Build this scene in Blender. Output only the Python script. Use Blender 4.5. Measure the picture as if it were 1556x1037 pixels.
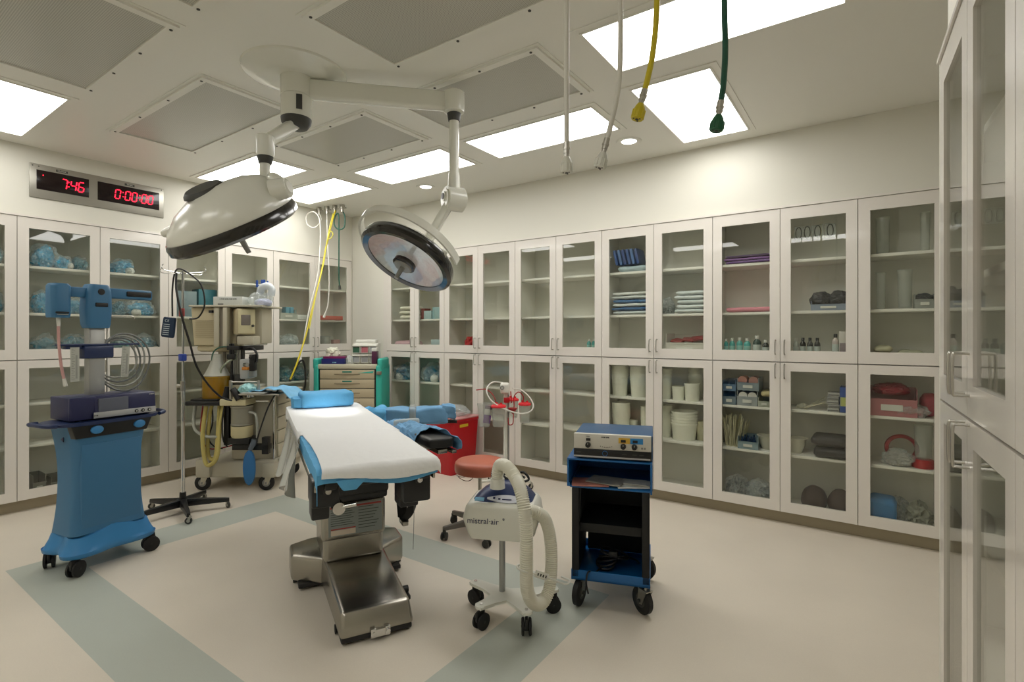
import bpy, bmesh, math, random
from mathutils import Vector, Matrix, noise
R_ = math.radians
for o in list(bpy.data.objects): bpy.data.objects.remove(o)
scene = bpy.context.scene
COL = scene.collection
# ---------------------------------------------------------------- camera, world, exposure
CAMP = Vector((5.87, -4.57, 1.5)); FPX = 789.0; HU, HV = 778.0, 507.0
FW = Vector((-math.sin(R_(35)), math.cos(R_(35)), 0)); RT = Vector((FW.y, -FW.x, 0)); UP = Vector((0, 0, 1))
cam = bpy.data.cameras.new('camera'); cam.sensor_width = 36; cam.lens = 36*FPX/1556
cam.shift_y = -(518.5-HV)/1556; cam.clip_start = .05
co = bpy.data.objects.new('camera', cam); COL.objects.link(co)
co.location = CAMP; co.rotation_euler = (R_(90), 0, R_(35)); scene.camera = co
scene.view_settings.view_transform = 'Standard'; scene.view_settings.look = 'None'
scene.view_settings.gamma = 1; scene.view_settings.use_curve_mapping = False
scene.view_settings.exposure = 0.12
PANEL = 7.5            # radiance of the ceiling panels
w = bpy.data.worlds.new('world'); scene.world = w; w.use_nodes = True
w.node_tree.nodes['Background'].inputs[0].default_value = (.5, .5, .48, 1)
w.node_tree.nodes['Background'].inputs[1].default_value = .02
scene.cycles.max_bounces = 10; scene.cycles.diffuse_bounces = 6; scene.cycles.glossy_bounces = 4
scene.cycles.transmission_bounces = 6; scene.cycles.transparent_max_bounces = 16
scene.cycles.sample_clamp_indirect = 4; scene.cycles.caustics_reflective = False; scene.cycles.caustics_refractive = False

def D(u, v, d):       # a point at distance d in front of the camera
    return CAMP + FW*d + RT*((u-HU)*d/FPX) + UP*(-(v-HV)*d/FPX)
# ---------------------------------------------------------------- materials
def lin(h):
    c = [int(h[i:i+2], 16)/255 for i in (0, 2, 4)]
    return tuple(x/12.92 if x < .04045 else ((x+.055)/1.055)**2.4 for x in c) + (1,)
MATS = {}
def mat(name, hexc, rough=.5, metal=0, spec=.5, coat=0, var=0, vscale=8, bump=0, bscale=60, emit=0, aniso=False, stretch=None):
    if name in MATS: return MATS[name]
    m = bpy.data.materials.new(name); m.use_nodes = True; MATS[name] = m
    nt = m.node_tree; b = nt.nodes['Principled BSDF']; L = nt.links
    c = lin(hexc); b.inputs['Base Color'].default_value = c
    b.inputs['Roughness'].default_value = rough; b.inputs['Metallic'].default_value = metal
    b.inputs['Specular IOR Level'].default_value = spec; b.inputs['Coat Weight'].default_value = coat
    b.inputs['Coat Roughness'].default_value = .08
    if emit:
        b.inputs['Emission Color'].default_value = c; b.inputs['Emission Strength'].default_value = emit
    if var or bump:
        tc = nt.nodes.new('ShaderNodeTexCoord'); mp = nt.nodes.new('ShaderNodeMapping')
        L.new(tc.outputs['Object'], mp.inputs[0])
        if stretch: mp.inputs['Scale'].default_value = stretch
    if var:
        n = nt.nodes.new('ShaderNodeTexNoise'); n.inputs['Scale'].default_value = vscale; n.inputs['Detail'].default_value = 4
        L.new(mp.outputs[0], n.inputs[0])
        mx = nt.nodes.new('ShaderNodeMix'); mx.data_type = 'RGBA'
        mx.inputs['A'].default_value = tuple(x*(1-var) for x in c[:3])+(1,); mx.inputs['B'].default_value = tuple(min(1, x*(1+var)) for x in c[:3])+(1,)
        L.new(n.outputs[0], mx.inputs['Factor']); L.new(mx.outputs['Result'], b.inputs['Base Color'])
    if bump:
        n = nt.nodes.new('ShaderNodeTexNoise'); n.inputs['Scale'].default_value = bscale; n.inputs['Detail'].default_value = 3
        L.new(mp.outputs[0], n.inputs[0]); bp = nt.nodes.new('ShaderNodeBump'); bp.inputs['Strength'].default_value = bump
        bp.inputs['Distance'].default_value = .01; L.new(n.outputs[0], bp.inputs['Height']); L.new(bp.outputs[0], b.inputs['Normal'])
    return m
def glassy(name, hexc, tr=.8, rough=.02, body='FFFFFF', bump=0):
    """thin clear sheet: mostly transparent tint, some diffuse body, fresnel reflection"""
    if name in MATS: return MATS[name]
    m = bpy.data.materials.new(name); m.use_nodes = True; MATS[name] = m
    nt = m.node_tree; nt.nodes.clear(); N = nt.nodes.new; L = nt.links.new
    out = N('ShaderNodeOutputMaterial'); t = N('ShaderNodeBsdfTransparent'); t.inputs[0].default_value = lin(hexc)
    d = N('ShaderNodeBsdfDiffuse'); d.inputs[0].default_value = lin(body)
    g = N('ShaderNodeBsdfGlossy'); g.inputs['Roughness'].default_value = rough
    if bump:
        nz = N('ShaderNodeTexVoronoi'); nz.inputs['Scale'].default_value = bump; tcc = N('ShaderNodeTexCoord'); L(tcc.outputs['Object'], nz.inputs[0])
        bb = N('ShaderNodeBump'); bb.inputs['Strength'].default_value = 1; bb.inputs['Distance'].default_value = .03; L(nz.outputs['Distance'], bb.inputs['Height']); L(bb.outputs[0], g.inputs['Normal']); L(bb.outputs[0], d.inputs['Normal'])
    m1 = N('ShaderNodeMixShader'); m1.inputs[0].default_value = 1-tr; L(t.outputs[0], m1.inputs[1]); L(d.outputs[0], m1.inputs[2])
    lw = N('ShaderNodeFresnel'); ge = N('ShaderNodeNewGeometry'); mr = N('ShaderNodeMapRange')
    mr.inputs['To Min'].default_value = 1.5; mr.inputs['To Max'].default_value = 1/1.5; L(ge.outputs['Backfacing'], mr.inputs[0]); L(mr.outputs[0], lw.inputs[0])
    m2 = N('ShaderNodeMixShader'); L(lw.outputs[0], m2.inputs[0]); L(m1.outputs[0], m2.inputs[1]); L(g.outputs[0], m2.inputs[2])
    L(m2.outputs[0], out.inputs[0]); return m
WALL = mat('wall_paint', 'DAD8CD', .5, spec=.35, bump=.02, bscale=30)
CEIL = mat('ceiling_paint', 'E6E5DD', .38, spec=.45)
CAB = mat('cabinet_lacquer', 'DDD8D0', .35, spec=.5, coat=.7)
SHELF = mat('shelf_laminate', 'ECEAE3', .5)
INSIDE = mat('cabinet_inside', 'E2E1D9', .6)
TOE = mat('vinyl_base', 'A0967F', .5)
GLASS = glassy('cabinet_glass', 'FAFBF8', 1.0)
NICKEL = mat('brushed_nickel', 'B9B6AE', .28, metal=1)
CHROME = mat('chrome', 'D4D4D2', .12, metal=1)
STEEL = mat('stainless_steel', 'A8A49B', .27, metal=1, bump=.05, bscale=25, stretch=(1, 1, 30))
ALU = mat('aluminium', 'A9AAA8', .4, metal=.7)
WHITE = mat('white_enamel', 'DDDDD3', .25, spec=.5, coat=.2)
WPLAST = mat('white_plastic', 'D9D9D0', .4)
BLACK = mat('black_plastic', '141414', .4)
BMETAL = mat('black_metal', '17181A', .35)
RUBBER = mat('rubber', '121212', .65)
DKGREY = mat('dark_grey_plastic', '3A3A36', .5)
GREY = mat('grey_plastic', '8A8A85', .45)
BEIGE = mat('beige_plastic', 'C1B594', .45)
BEIGE2 = mat('beige_metal', 'BDB7A2', .4)
BLUE1 = mat('cart_blue_moulding', '3C83BC', .35, spec=.4)
BLUE2 = mat('cart_blue_panel', '3A7098', .45)
NAVY = mat('navy_plastic', '23264F', .35)
NAVY2 = mat('navy_trim', '1C2C55', .35)
EBLUE = mat('steel_blue_paint', '0F5FA0', .35)
SKY = mat('blue_drape', '5BA6D6', .8, var=.1, vscale=6, bump=.5, bscale=14)
SKY2 = mat('blue_wrap', '6A9CC4', .75, var=.12, vscale=5, bump=.4, bscale=10)
SHEET = mat('white_paper_sheet', 'E4E5E5', .8, bump=.35, bscale=22)
TEAL = mat('teal_plastic', '36AE9E', .4)
RED = mat('red_plastic', 'B90F1D', .4)
CORAL = mat('coral_vinyl', 'B8664F', .42)
CLEAR = glassy('clear_plastic', 'F6F8F6', .88, .08)
FILM = glassy('plastic_film', 'F8FBFB', .74, .12, 'F0F6F6', 22)
AMBER = glassy('amber_canister', 'D8B040', .6, .1, 'C9A030')
YEL = mat('yellow_hose', 'CDBB22', .4)
GRN = mat('green_hose', '14513F', .4)
HWHITE = mat('white_hose', 'D8D6CE', .45)
RUBY = mat('red_glow', 'FF1530', .5, emit=4)
# ---------------------------------------------------------------- mesh building
class B:
    def __init__(s): s.bm = bmesh.new(); s.mi = 0; s.M = None
    def _fin(s, vs, fs):
        for f in fs: f.material_index = s.mi; f.smooth = True
        if s.M is not None:
            for v in vs: v.co = s.M @ v.co
        return s
    def box(s, x0, x1, y0, y1, z0, z1, bev=0, seg=2, taper=None, rot=None):
        r = bmesh.ops.create_cube(s.bm, size=1); vs = r['verts']
        c = Vector(((x0+x1)/2, (y0+y1)/2, (z0+z1)/2)); S = Vector((x1-x0, y1-y0, z1-z0))
        for v in vs:
            k = 1
            if taper and v.co.z < 0: k = taper
            v.co = Vector((v.co.x*S.x*k, v.co.y*S.y*k, v.co.z*S.z))
        if bev:
            es = list({e for v in vs for e in v.link_edges})
            rr = bmesh.ops.bevel(s.bm, geom=es, offset=bev, segments=seg, affect='EDGES', profile=.5)
            vs = list({v for v in rr['verts']} | {v for v in vs if v.is_valid})
        if rot is not None:
            for v in vs: v.co = rot @ v.co
        for v in vs: v.co = v.co + c
        return s._fin(vs, {f for v in vs for f in v.link_faces})
    def cyl(s, p0, p1, r0, r1=None, n=24, cap=True):
        p0, p1 = Vector(p0), Vector(p1); r1 = r0 if r1 is None else r1
        return s.rings([(p0, r0), (p1, r1)], n, cap)
    def rings(s, pr, n=16, cap=True, sq=None):
        q = (pr[1][0]-pr[0][0]).to_track_quat('Z', 'Y'); X, Y = q @ Vector((1, 0, 0)), q @ Vector((0, 1, 0))
        rows = []
        for i, (p, r) in enumerate(pr):
            if i:
                a = (pr[min(i+1, len(pr)-1)][0]-pr[i-1][0])
                if a.length > 1e-6:
                    t = a.normalized(); X = (X - t*X.dot(t)).normalized(); Y = t.cross(X)
            rows.append([s.bm.verts.new(p + X*(r*math.cos(2*math.pi*k/n)) + Y*(r*math.sin(2*math.pi*k/n))) for k in range(n)])
        fs = []
        for a, b in zip(rows, rows[1:]):
            for k in range(n): fs.append(s.bm.faces.new((a[k], a[(k+1) % n], b[(k+1) % n], b[k])))
        if cap: fs.append(s.bm.faces.new(list(reversed(rows[0])))); fs.append(s.bm.faces.new(rows[-1]))
        return s._fin([v for r in rows for v in r], fs)
    def tube(s, pts, r, n=10, sub=6, ribs=0, closed=False):
        P = spline([Vector(p) for p in pts], sub, closed)
        if ribs:       # corrugated hose: resample evenly and swell every other ring
            L = sum((b-a).length for a, b in zip(P, P[1:])); m = int(L/ribs)*2+1; P = resample(P, m)
            return s.rings([(p, r*(1 if i % 2 else .85)) for i, p in enumerate(P)], n)
        return s.rings([(p, r) for p in P], n, not closed)
    def lathe(s, prof, n=32, c=(0, 0, 0), sx=1, sy=1):
        c = Vector(c); rows = []; fs = []
        for r, z in prof:
            if r < 1e-5: rows.append([s.bm.verts.new(c+Vector((0, 0, z)))])
            else: rows.append([s.bm.verts.new(c+Vector((sx*r*math.cos(2*math.pi*k/n), sy*r*math.sin(2*math.pi*k/n), z))) for k in range(n)])
        for a, b in zip(rows, rows[1:]):
            for k in range(n):
                k2 = (k+1) % n
                if len(a) == 1 and len(b) == 1: break
                if len(a) == 1: f = (a[0], b[k2], b[k])
                elif len(b) == 1: f = (a[k], a[k2], b[0])
                else: f = (a[k], a[k2], b[k2], b[k])
                fs.append(s.bm.faces.new(f))
        return s._fin([v for r in rows for v in r], fs)
    def prism(s, poly, z0, z1, bev=0, top=None):
        """poly: xy outline; top: optional different outline at z1"""
        top = top or poly
        a = [s.bm.verts.new((x, y, z0)) for x, y in poly]; b = [s.bm.verts.new((p[0], p[1], p[2] if len(p) > 2 else z1)) for p in top]
        n = len(poly); fs = [s.bm.faces.new(list(reversed(a))), s.bm.faces.new(b)]
        for k in range(n): fs.append(s.bm.faces.new((a[k], a[(k+1) % n], b[(k+1) % n], b[k])))
        vs = a+b
        if bev:
            es = list({e for v in vs for e in v.link_edges})
            rr = bmesh.ops.bevel(s.bm, geom=es, offset=bev, segments=3, affect='EDGES', profile=.5)
            vs = list(set(rr['verts']) | {v for v in vs if v.is_valid})
        return s._fin(vs, {f for v in vs for f in v.link_faces})
    def frame(s, x0, x1, z0, z1, a0, a1, c0, c1, y0, y1):
        """rectangular ring in the xz plane, hole a0..a1 x c0..c1, thickness y0..y1"""
        o = [(x0, z0), (x1, z0), (x1, z1), (x0, z1)]; i = [(a0, c0), (a1, c0), (a1, c1), (a0, c1)]
        V = {}
        for nm, pts in (('o', o), ('i', i)):
            for yn, y in (('f', y0), ('b', y1)):
                V[nm+yn] = [s.bm.verts.new((x, y, z)) for x, z in pts]
        fs = []
        for k in range(4):
            j = (k+1) % 4
            fs.append(s.bm.faces.new((V['of'][k], V['of'][j], V['if'][j], V['if'][k])))
            fs.append(s.bm.faces.new((V['ob'][j], V['ob'][k], V['ib'][k], V['ib'][j])))
            fs.append(s.bm.faces.new((V['of'][j], V['of'][k], V['ob'][k], V['ob'][j])))
            fs.append(s.bm.faces.new((V['if'][k], V['if'][j], V['ib'][j], V['ib'][k])))
        return s._fin([v for k in V for v in V[k]], fs)
    def blob(s, c, S, seed=0, amp=.25, fr=1.6, sub=4, flat=True, ridge=True, power=1.0):
        r = bmesh.ops.create_icosphere(s.bm, subdivisions=sub, radius=1); vs = r['verts']; c = Vector(c)
        off = Vector((seed*7.31, seed*3.17, seed*1.93))
        for v in vs:
            p = v.co.copy()
            if power != 1:
                m = max(abs(p.x), abs(p.y), abs(p.z)); p = p.lerp(p/m, power-1)
            nn = noise.noise(p*fr+off)
            if ridge: nn = nn*.6 - abs(noise.noise(p*fr*2.3+off))*.8+.15
            nn += .12*noise.noise(p*fr*5+off)
            p = p*(1+amp*nn)
            v.co = Vector((p.x*S[0]/2, p.y*S[1]/2, p.z*S[2]/2))
            if flat and v.co.z < -S[2]*.36: v.co.z = -S[2]*.36
            v.co += c + (Vector((0, 0, S[2]*.36)) if flat else Vector())
        return s._fin(vs, {f for v in vs for f in v.link_faces})
    def soft(s, x0, x1, y0, y1, z0, z1, r=.02, amp=.006, fr=12, seed=0, n=10, pil=0):
        """cushion-like box: subdivided, rounded, with noise"""
        S = Vector((x1-x0, y1-y0, z1-z0)); c = Vector(((x0+x1)/2, (y0+y1)/2, (z0+z1)/2))
        old = set(s.bm.verts); rr = bmesh.ops.create_cube(s.bm, size=2)
        es = list({e for v in rr['verts'] for e in v.link_edges})
        bmesh.ops.subdivide_edges(s.bm, edges=es, cuts=n, use_grid_fill=True)
        vs = [v for v in s.bm.verts if v not in old]
        h = S/2; r = min(r, h.x, h.y, h.z)
        for v in vs:
            p = Vector((v.co.x*h.x, v.co.y*h.y, v.co.z*h.z))
            q = Vector([max(-h[i]+r, min(h[i]-r, p[i])) for i in range(3)]); d = p-q
            if d.length > 1e-9: p = q + d.normalized()*r
            if pil: p.z *= 1 - pil*(max(abs(v.co.x), abs(v.co.y))**3)
            p += Vector((noise.noise(p*fr+Vector((seed, 0, 0))), noise.noise(p*fr+Vector((0, seed, 9))), noise.noise(p*fr+Vector((5, 0, seed)))))*amp
            v.co = p + c
        return s._fin(vs, {f for v in vs for f in v.link_faces})
    def sheet(s, fn, nu, nv, th=.003):
        """surface fn(u,v) in 0..1 given a small thickness"""
        g = [[Vector(fn(i/nu, j/nv)) for j in range(nv+1)] for i in range(nu+1)]
        N = [[None]*(nv+1) for _ in range(nu+1)]
        for i in range(nu+1):
            for j in range(nv+1):
                a = g[min(i+1, nu)][j]-g[max(i-1, 0)][j]; b = g[i][min(j+1, nv)]-g[i][max(j-1, 0)]
                c = a.cross(b); N[i][j] = c.normalized() if c.length > 1e-12 else Vector((0, 0, 1))
        A = [[s.bm.verts.new(g[i][j]+N[i][j]*th/2) for j in range(nv+1)] for i in range(nu+1)]
        C = [[s.bm.verts.new(g[i][j]-N[i][j]*th/2) for j in range(nv+1)] for i in range(nu+1)]
        fs = []
        for i in range(nu):
            for j in range(nv):
                fs.append(s.bm.faces.new((A[i][j], A[i+1][j], A[i+1][j+1], A[i][j+1])))
                fs.append(s.bm.faces.new((C[i][j+1], C[i+1][j+1], C[i+1][j], C[i][j])))
        for i in range(nu):
            fs.append(s.bm.faces.new((A[i+1][0], A[i][0], C[i][0], C[i+1][0]))); fs.append(s.bm.faces.new((A[i][nv], A[i+1][nv], C[i+1][nv], C[i][nv])))
        for j in range(nv):
            fs.append(s.bm.faces.new((A[0][j], A[0][j+1], C[0][j+1], C[0][j]))); fs.append(s.bm.faces.new((A[nu][j+1], A[nu][j], C[nu][j], C[nu][j+1])))
        return s._fin([v for r in A+C for v in r], fs)
    def obj(s, name, mats, parent=None, ang=35, loc=None, rz=0):
        me = bpy.data.meshes.new(name); bmesh.ops.recalc_face_normals(s.bm, faces=s.bm.faces[:]) if s.bm.faces else None
        s.bm.to_mesh(me); s.bm.free()
        for m in (mats if isinstance(mats, (list, tuple)) else [mats]): me.materials.append(m)
        me.set_sharp_from_angle(angle=R_(ang))
        o = bpy.data.objects.new(name, me); COL.objects.link(o)
        if parent is not None: o.parent = parent
        if loc is not None: o.location = loc; o.rotation_euler = (0, 0, rz)
        return o
def spline(P, sub=6, closed=False):
    if len(P) < 3 or sub < 2: return P
    out = []; n = len(P)
    for i in range(n if closed else n-1):
        g = (lambda k: P[k % n]) if closed else (lambda k: P[max(0, min(n-1, k))])
        a, b, c, d = g(i-1), g(i), g(i+1), g(i+2)
        for k in range(sub):
            t = k/sub
            out.append(.5*((2*b)+(c-a)*t+(2*a-5*b+4*c-d)*t*t+(3*b-a-3*c+d)*t**3))
    out.append(P[0] if closed else P[-1]); return out
def resample(P, m):
    Ls = [0]
    for a, b in zip(P, P[1:]): Ls.append(Ls[-1]+(b-a).length)
    out = []; j = 0
    for i in range(m):
        t = Ls[-1]*i/(m-1)
        while j < len(P)-2 and Ls[j+1] < t: j += 1
        k = (t-Ls[j])/max(1e-9, Ls[j+1]-Ls[j]); out.append(P[j].lerp(P[j+1], min(1, k)))
    return out
def thing(name, label, cat, loc=(0, 0, 0), rz=0, group=None):
    o = bpy.data.objects.new(name, None); o.empty_display_size = .1; COL.objects.link(o)
    o.location = loc; o.rotation_euler = (0, 0, rz); return tag(o, label, cat, group)
def tag(o, label, cat, group=None):
    o['label'] = label; o['category'] = cat
    if group: o['group'] = group
    return o
def struct(o): o['kind'] = 'structure'; return o
def text(name, s, size, mt, parent, M, ext=.0006, align='CENTER'):
    cu = bpy.data.curves.new(name, 'FONT'); cu.body = s; cu.size = size; cu.extrude = ext; cu.align_x = align; cu.align_y = 'CENTER'
    t = bpy.data.objects.new('tmp', cu); COL.objects.link(t); bpy.context.view_layer.update()
    me = bpy.data.meshes.new_from_object(t.evaluated_get(bpy.context.evaluated_depsgraph_get()))
    bpy.data.objects.remove(t); me.materials.clear(); me.materials.append(mt)
    o = bpy.data.objects.new(name, me); COL.objects.link(o); o.parent = parent; o.matrix_local = M; return o
FRONT = Matrix.Rotation(R_(90), 4, 'X')     # text facing local -y
def at(x, y, z, R=FRONT): return Matrix.Translation((x, y, z)) @ R
def smudge(name, size, n, mt, parent, M):      # print too small to read: a row of uneven marks
    b = B(); b.M = M; w_ = size*.55
    for k in range(n): b.box((k-n/2)*w_, (k-n/2)*w_+w_*(.55+.2*(k % 3)), -size*.3*(1-.2*(k % 2)), size*.3, 0, .0006)
    return b.obj(name, mt, parent)
def copy_tree(o, parent=None):
    c = o.copy(); COL.objects.link(c)
    if parent is not None: c.parent = parent
    for ch in o.children: copy_tree(ch, c)
    return c
# ================================================================ ROOM
CH = 3.09
fm = bpy.data.materials.new('vinyl_floor'); fm.use_nodes = True
nt = fm.node_tree; N = nt.nodes.new; L = nt.links.new; pb = nt.nodes['Principled BSDF']
tc = N('ShaderNodeTexCoord'); sp = N('ShaderNodeSeparateXYZ'); L(tc.outputs['Object'], sp.inputs[0])
def mth(op, a, b):
    n = N('ShaderNodeMath'); n.operation = op
    for i, q in enumerate((a, b)):
        if isinstance(q, (int, float)): n.inputs[i].default_value = q
        else: L(q, n.inputs[i])
    return n.outputs[0]
def rect(x0, x1, y0, y1):
    a = mth('MULTIPLY', mth('GREATER_THAN', sp.outputs[0], x0), mth('LESS_THAN', sp.outputs[0], x1))
    b = mth('MULTIPLY', mth('GREATER_THAN', sp.outputs[1], y0), mth('LESS_THAN', sp.outputs[1], y1))
    return mth('MULTIPLY', a, b)
ring = mth('SUBTRACT', rect(1.37, 4.62, -3.72, -1.81), rect(1.73, 4.28, -3.40, -2.13))
ns = N('ShaderNodeTexNoise'); ns.inputs['Scale'].default_value = 2.2; ns.inputs['Detail'].default_value = 5; L(tc.outputs['Object'], ns.inputs[0])
fl = N('ShaderNodeTexNoise'); fl.inputs['Scale'].default_value = 160; fl.inputs['Detail'].default_value = 2; L(tc.outputs['Object'], fl.inputs[0])
mixc = N('ShaderNodeMix'); mixc.data_type = 'RGBA'; mixc.inputs['A'].default_value = lin('D8CFC0'); mixc.inputs['B'].default_value = lin('B3B8AE'); L(ring, mixc.inputs['Factor'])
m2 = N('ShaderNodeMix'); m2.data_type = 'RGBA'; m2.blend_type = 'MULTIPLY'; m2.inputs['Factor'].default_value = 1; L(mixc.outputs['Result'], m2.inputs['A'])
rp = N('ShaderNodeMapRange'); rp.inputs['From Min'].default_value = .3; rp.inputs['From Max'].default_value = .7; rp.inputs['To Min'].default_value = .93; rp.inputs['To Max'].default_value = 1.03; L(mth('ADD', mth('MULTIPLY', ns.outputs[0], .6), mth('MULTIPLY', fl.outputs[0], .4)), rp.inputs[0])
L(rp.outputs[0], m2.inputs['B']); L(m2.outputs['Result'], pb.inputs['Base Color']); pb.inputs['Roughness'].default_value = .42; pb.inputs['Specular IOR Level'].default_value = .4
bp = N('ShaderNodeBump'); bp.inputs['Strength'].default_value = .06; bp.inputs['Distance'].default_value = .003; L(fl.outputs[0], bp.inputs['Height']); L(bp.outputs[0], pb.inputs['Normal'])

struct(B().box(-.55, 7.45, -6.6, .55, -.1, 0).obj('floor', fm))
struct(B().box(-.55, 7.45, -6.6, .55, CH, CH+.12).obj('ceiling', CEIL))
b = B(); b.box(-.55, -.4, -6.6, .55, 0, CH); b.box(-.4, 0, -6.6, 0, 2.5, CH); b.box(-.4, 0, -.03, 0, 0, 2.5); struct(b.obj('wall_left', WALL))
b = B(); b.box(-.4, 7.3, .4, .55, 0, CH); b.box(-.4, .655, 0, .4, 0, CH); b.box(.655, 7.3, 0, .4, 2.5, CH); b.box(6.785, 7.3, 0, .4, 0, 2.5); struct(b.obj('wall_back', WALL))
b = B(); b.box(7.3, 7.45, -6.6, .55, 0, CH); struct(b.obj('wall_right', WALL))
b = B(); b.box(-.4, 7.3, -6.6, -6.45, 0, CH); struct(b.obj('wall_front', WALL))
struct(B().box(.655, 6.785, .05, .06, 0, .1).obj('baseboard_back', TOE))
struct(B().box(-.06, -.05, -6.1, -.03, 0, .1).obj('baseboard_left', TOE))
struct(B().box(.0, .655, -.008, -.0005, 0, .1).obj('baseboard_corner', TOE))
struct(B().box(.655, 6.785, -.03, .0, 2.483, 2.5).obj('trim_1', CAB))
struct(B().box(-.0, .03, -6.1, -.03, 2.483, 2.5).obj('trim_2', CAB))
struct(B().box(.655, .722, -.022, .35, .1, 2.483).obj('trim_3', CAB))

# ---------------------------------------------------------------- built-in glazed cabinets
def cabinet(label, group, loc, rz, w, z0, z1, shelves, top, ends=(0, 0), dirty=0):
    t = thing('glass_cabinet', label, 'cabinet', (loc[0], loc[1], z0), rz, group)
    h = z1-z0; dp = .36; T = .018
    b = B(); b.box(0, T, 0, dp, 0, h); b.box(w-T, w, 0, dp, 0, h); b.box(T, w-T, 0, dp, 0, T); b.box(T, w-T, 0, dp, h-T, h); b.box(T, w-T, dp-.01, dp, T, h-T)
    b.obj('carcass', INSIDE, t)
    for s in shelves: B().box(T, w-T, .03, dp-.01, s-z0-.022, s-z0, bev=.002).obj('shelf', SHELF, t)
    hw = w/2
    for k in (0, 1):
        x0, x1 = k*hw+.002, (k+1)*hw-.002
        g0, g1 = (x0+.072, x1-.072)
        c0, c1 = (.088, h-.093) if top else (.083, h-.068)
        d = B().frame(x0, x1, .002, h-.002, g0, g1, c0, c1, -.022, -.001).obj('door', CAB, t, ang=30)
        B().box(g0-.006, g1+.006, -.014, -.009, c0-.006, c1+.006).obj('pane', GLASS, d)
        hx = (x1-.03) if k == 0 else (x0+.03)
        hz = .115 if top else h-.068
        y = -.022
        B().tube([(hx, y, hz-.055), (hx, y-.026, hz-.055), (hx, y-.034, hz-.045), (hx, y-.034, hz+.045), (hx, y-.026, hz+.055), (hx, y, hz+.055)], .004, 8, 4).obj('handle', NICKEL, d)
    return t
ZU = [1.676, 2.078]; ZLo = [.548, .905]
UZ = (1.277, 2.482); LZ = (.1, 1.273)
names = [('nearest the corner, behind the teal cart', ), ('second from the corner, behind the red waste bin',), ('third from the corner, above and behind the coral stool',), ('fourth from the corner, with stacked white tubs and packs',), ('fifth from the corner, with bottles and bins',), ('at the right end, beside the open-end block',)]
bx = [.722, 1.712, 2.7235, 3.731, 4.747, 5.765, 6.781]
UL = ['pale glazed upper cabinet on the long wall, next to the room corner, with pillows',
      'pale glazed upper cabinet on the long wall, second from the corner, with one red item',
      'pale glazed upper cabinet on the long wall, empty shelves with ceiling lights reflected',
      'pale glazed upper cabinet on the long wall holding blue packs and white pillows',
      'pale glazed upper cabinet on the long wall holding purple folders and teal bottles',
      'pale glazed upper cabinet at the right end of the long wall holding clear jars']
LL = ['pale glazed lower cabinet on the long wall, next to the room corner, with blue packs',
      'pale glazed lower cabinet on the long wall behind the red waste bin',
      'pale glazed lower cabinet on the long wall behind the suction stand, empty shelves',
      'pale glazed lower cabinet on the long wall full of white plastic tubs',
      'pale glazed lower cabinet on the long wall holding supply bins and dark cushions',
      'pale glazed lower cabinet at the right end of the long wall with red trays']
for i in range(6):
    cabinet(UL[i], 'glazed cabinets on the long wall', (bx[i], 0), 0, bx[i+1]-bx[i]-.001, *UZ, ZU, True)
    cabinet(LL[i], 'glazed cabinets on the long wall', (bx[i], 0), 0, bx[i+1]-bx[i]-.001, *LZ, ZLo, False)
by = [-4.505, -3.393, -2.264, -1.149, -.031]
UL = ['pale glazed upper cabinet at the left edge of the photo, beside the wrapped blue bags',
      'pale glazed upper cabinet under the digital clock, full of wrapped blue bags',
      'pale glazed upper cabinet behind the anaesthesia machine',
      'pale glazed upper cabinet on the left wall next to the corner, behind hanging hoses']
LL = ['pale glazed lower cabinet at the left edge of the photo',
      'pale glazed lower cabinet behind the blue warmer trolley',
      'pale glazed lower cabinet behind the anaesthesia machine',
      'pale glazed lower cabinet on the left wall beside the teal cart']
for i in range(4):
    cabinet(UL[i], 'glazed cabinets on the left wall', (0, by[i]), R_(90), by[i+1]-by[i]-.001, *UZ, ZU, True)
    cabinet(LL[i], 'glazed cabinets on the left wall', (0, by[i]), R_(90), by[i+1]-by[i]-.001, *LZ, ZLo, False)
# near block on the right, turned a little
BR = R_(-87.7); BO = Vector((6.072, -2.27, 0)); bxv = Vector((math.cos(BR), math.sin(BR), 0)); byv = Vector((-bxv.y, bxv.x, 0))
def BL(x, y, z=0): return BO+bxv*x+byv*y+UP*z
for i, (a, bb) in enumerate(((0, .93), (.93, 1.86))):
    lo = BL(a+.012, 0)
    cabinet(['pale glazed upper cabinet in the right foreground, farther from the camera', 'pale glazed upper cabinet in the right foreground, nearest the camera'][i], 'cabinets in the right foreground', lo, BR, bb-a-.001, UZ[0], 2.42, ZU, True)
    cabinet(['pale glazed lower cabinet in the right foreground, farther from the camera', 'pale glazed lower cabinet in the right foreground, nearest the camera'][i], 'cabinets in the right foreground', lo, BR, bb-a-.001, *LZ, ZLo, False)
MB = Matrix.Translation(BO) @ Matrix.Rotation(BR, 4, 'Z')
b = B(); b.M = MB; b.box(0, 2.3, 0, .42, 2.437, CH); b.box(0, 2.3, .38, .42, 0, 2.437); b.box(-.006, .010, -.022, .38, 0, 2.437); b.box(1.875, 2.3, -.02, .38, 0, 2.437); struct(b.obj('wall_partition', WALL))
b = B(); b.M = MB; b.box(.012, 1.87, .05, .06, 0, .1); struct(b.obj('baseboard_right', TOE))
b = B(); b.M = MB; b.box(0, 1.875, -.03, -.001, 2.422, 2.437); struct(b.obj('trim_4', CAB))

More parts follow.
